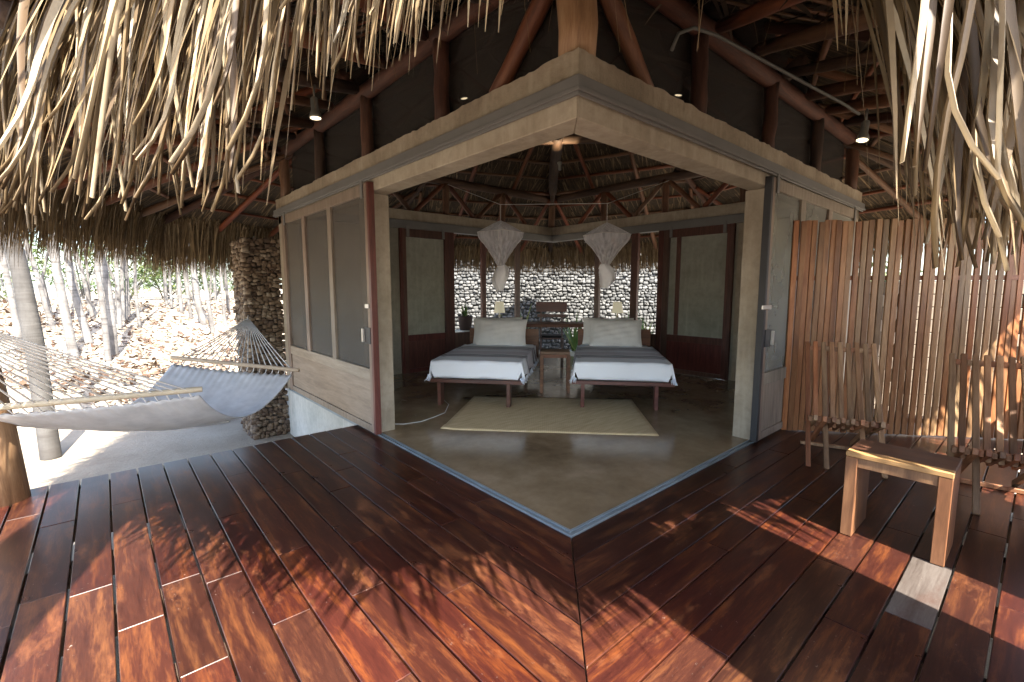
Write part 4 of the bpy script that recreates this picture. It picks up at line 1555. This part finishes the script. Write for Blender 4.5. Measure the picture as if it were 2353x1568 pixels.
for (bx_, pts, r, lab) in TREES:
    x, y = bx_
    z = hgt(x, y)
    t = thing('tree', lab, 'tree', (x, y, z), 0, 'pale trunks beyond the hammock')
    P_ = [Vector((x, y, z - .1)), Vector((x, y, z + .02))] + [Vector(p) for p in pts]
    d = (P_[-1] - P_[2 if len(P_) > 3 else 1])
    d = (d / max(.3, d.z)).normalized() if d.z > 0 else Vector((0, 0, 1))
    top = P_[-1]
    for k in range(3):
        top = top + Vector((d.x + jit(.08), d.y + jit(.08), 1)).normalized() * rnd.uniform(.7, 1.0)
        P_.append(top)
    n = len(P_)
    r *= .82
    rs = [r * 1.3, r * 1.12] + [r * (1.0 - .5 * k / n) for k in range(n - 2)]
    MB().tube(P_, rs, 12, True, .10).build('trunk', M['bark_grey_shaded'] if 'thick grey' in lab else M['bark'], t, smooth=True)
    br = MB()
    for k in range(6):
        p = P_[-1 - (k % 3)]
        a = rnd.random() * 6.28
        e = p + Vector((math.cos(a), math.sin(a), rnd.uniform(.6, 1.4))) * rnd.uniform(.5, 1.1)
        br.tube([p, p.lerp(e, .5) + Vector((jit(.1), jit(.1), .05)), e], [r * .4, r * .28, r * .1], 6, False)
    br.build('branches', M['bark'], t, smooth=True)
    cr = MB()
    for k in range(90):
        p = P_[-1] + Vector((jit(1.1), jit(1.1), rnd.uniform(-.2, 1.4)))
        blade(cr, p, Vector((jit(1), jit(1), jit(1))), rnd.uniform(.08, .16), .06, Vector((jit(1), jit(1), jit(1))), .3, 2)
    cr.build('crown', M['green'], t)
# bushes closing the view
def bush(x, y, rx, rz_, n, label):
    z = hgt(x, y)
    b = thing('bush', label, 'bush', (x, y, z), 0, 'green bushes behind the trees')
    mb = MB()
    cl = [(Vector((jit(rx), jit(rx), rnd.uniform(.15, .95) * rz_)), rnd.uniform(.25, .5)) for _ in range(26)]
    for i in range(n):
        c, r = rnd.choice(cl)
        v = Vector((rnd.gauss(0, 1), rnd.gauss(0, 1), rnd.gauss(0, 1))).normalized() * r * rnd.uniform(.6, 1.0)
        p = Vector((x, y, z)) + c + v
        if p.z < z: p.z = z + .05
        blade(mb, p, Vector((jit(1), jit(1), jit(1))), rnd.uniform(.10, .22), rnd.uniform(.04, .09), Vector((jit(1), jit(1), jit(1))), .4, 2)
    mb.build('foliage', M['green'], b)
    st_ = MB()
    for k in range(7):
        c, r = rnd.choice(cl)
        st_.tube([(x + jit(.2), y + jit(.2), z - .05), Vector((x, y, z)) + c * .6, Vector((x, y, z)) + c], [.035, .025, .01], 6, False)
    st_.build('stems', M['bark'], b)
bl = ['bush at the far left behind the leaning trunk', 'bush behind the stout white trunk', 'bush behind the close pair of trunks', 'rounded bush filling the green gap between the trunk rows', 'bush at the right side of the green gap', 'bush behind the middle of the right trunk row', 'bush beside the stone wall edge']
for i, (x, y, rx, h) in enumerate(((-6.6, 21.0, 1.5, 3.2), (-4.4, 22.0, 1.6, 3.4), (-2.6, 22.6, 1.4, 3.0), (-1.2, 23.0, 1.3, 2.3), (.2, 23.6, 1.3, 2.2), (1.9, 23.8, 1.4, 2.8), (3.6, 23.6, 1.5, 3.2))):
    bush(x, y, rx, h, 1500, 'green ' + bl[i])
bush(11.5, -2.6, 1.2, 2.6, 900, 'dark green bush behind the block wall seen through the screen')
bush(9.4, .8, 1.2, 2.8, 900, 'green bush behind the left end of the block wall')
# fallen leaves
lt = MB()
for i in range(6500):
    a = R(rnd.uniform(88, 128))
    r = rnd.uniform(9.2, 19.0) if rnd.random() < .85 else rnd.uniform(7.6, 10)
    x, y = CX + r * math.cos(a), CY + r * math.sin(a)
    p = Vector((x, y, hgt(x, y) + rnd.uniform(.005, .05)))
    blade(lt, p, Vector((jit(1), jit(1), jit(.35))), rnd.uniform(.09, .23), rnd.uniform(.05, .12), Vector((jit(1), jit(1), jit(.3))), rnd.uniform(-.6, .6), 3)
lt = lt.build('leaf_litter', M['litter'])
tag(lt, 'brown fallen leaves scattered over the pale sand slope', 'leaves')
lt['kind'] = 'stuff'

# ------------------------------------------------------------------ unseen panels added beside the deck to cast bands of shade on the boards
def shade_panel(x0, x1, y, h, label):
    r = thing('added_shade_panel', label, 'panel', ((x0 + x1) / 2, y, 0), 0, 'unseen plank panels added to shade the deck')
    n = max(2, round((x1 - x0) / .12))
    w = (x1 - x0) / n
    me = MB().box(-w / 2 - .001, w / 2 + .001, -.012, .012, 0, h).mesh('board', M['slat'])
    for i in range(n):
        link('board', me, r, (x0 + w * (i + .5) - (x0 + x1) / 2, (.004 if i % 2 else -.004), .004))
    for z in (.3, h - .3):
        MB().box(x0, x1, y + .02, y + .05, z, z + .06).build('rail', M['brownwood'], r)
shade_panel(-.52, .60, -2.38, 2.75, 'tall unseen plank panel added right of the camera to shade the deck')
shade_panel(1.06, 2.44, -2.38, 2.25, 'unseen plank panel added behind the side table to shade the deck')
shade_panel(2.70, 4.6, -2.42, 1.45, 'low unseen plank panel added beside the right hand chair for its shade')

lt_ = thing('shade_trunk', 'unseen leaning palm trunk added left of the camera to shade the deck corner', 'tree', (-3.62, -1.9, -.72))  # unseen trunk added for its curved shadow on the deck
MB().tube([(-3.62, -1.9, -.75), (-3.42, -1.5, .6), (-3.16, -1.0, 1.9), (-2.84, -.55, 3.0), (-2.62, -.35, 4.2), (-2.6, -.35, 5.6)], [.42, .36, .33, .30, .27, .25], 16).build('trunk', M['bark'], lt_, smooth=True)
pc = MB()
for i in range(120):
    a = rnd.random() * 6.28
    blade(pc, Vector((-2.6, -.35, 5.6)) + Vector((jit(.1), jit(.1), jit(.1))), Vector((math.cos(a), math.sin(a), .9)), rnd.uniform(.8, 1.6), .06, Vector((-math.sin(a), math.cos(a), 0)), 1.2, 5)
pc.build('crown', M['green'], lt_)
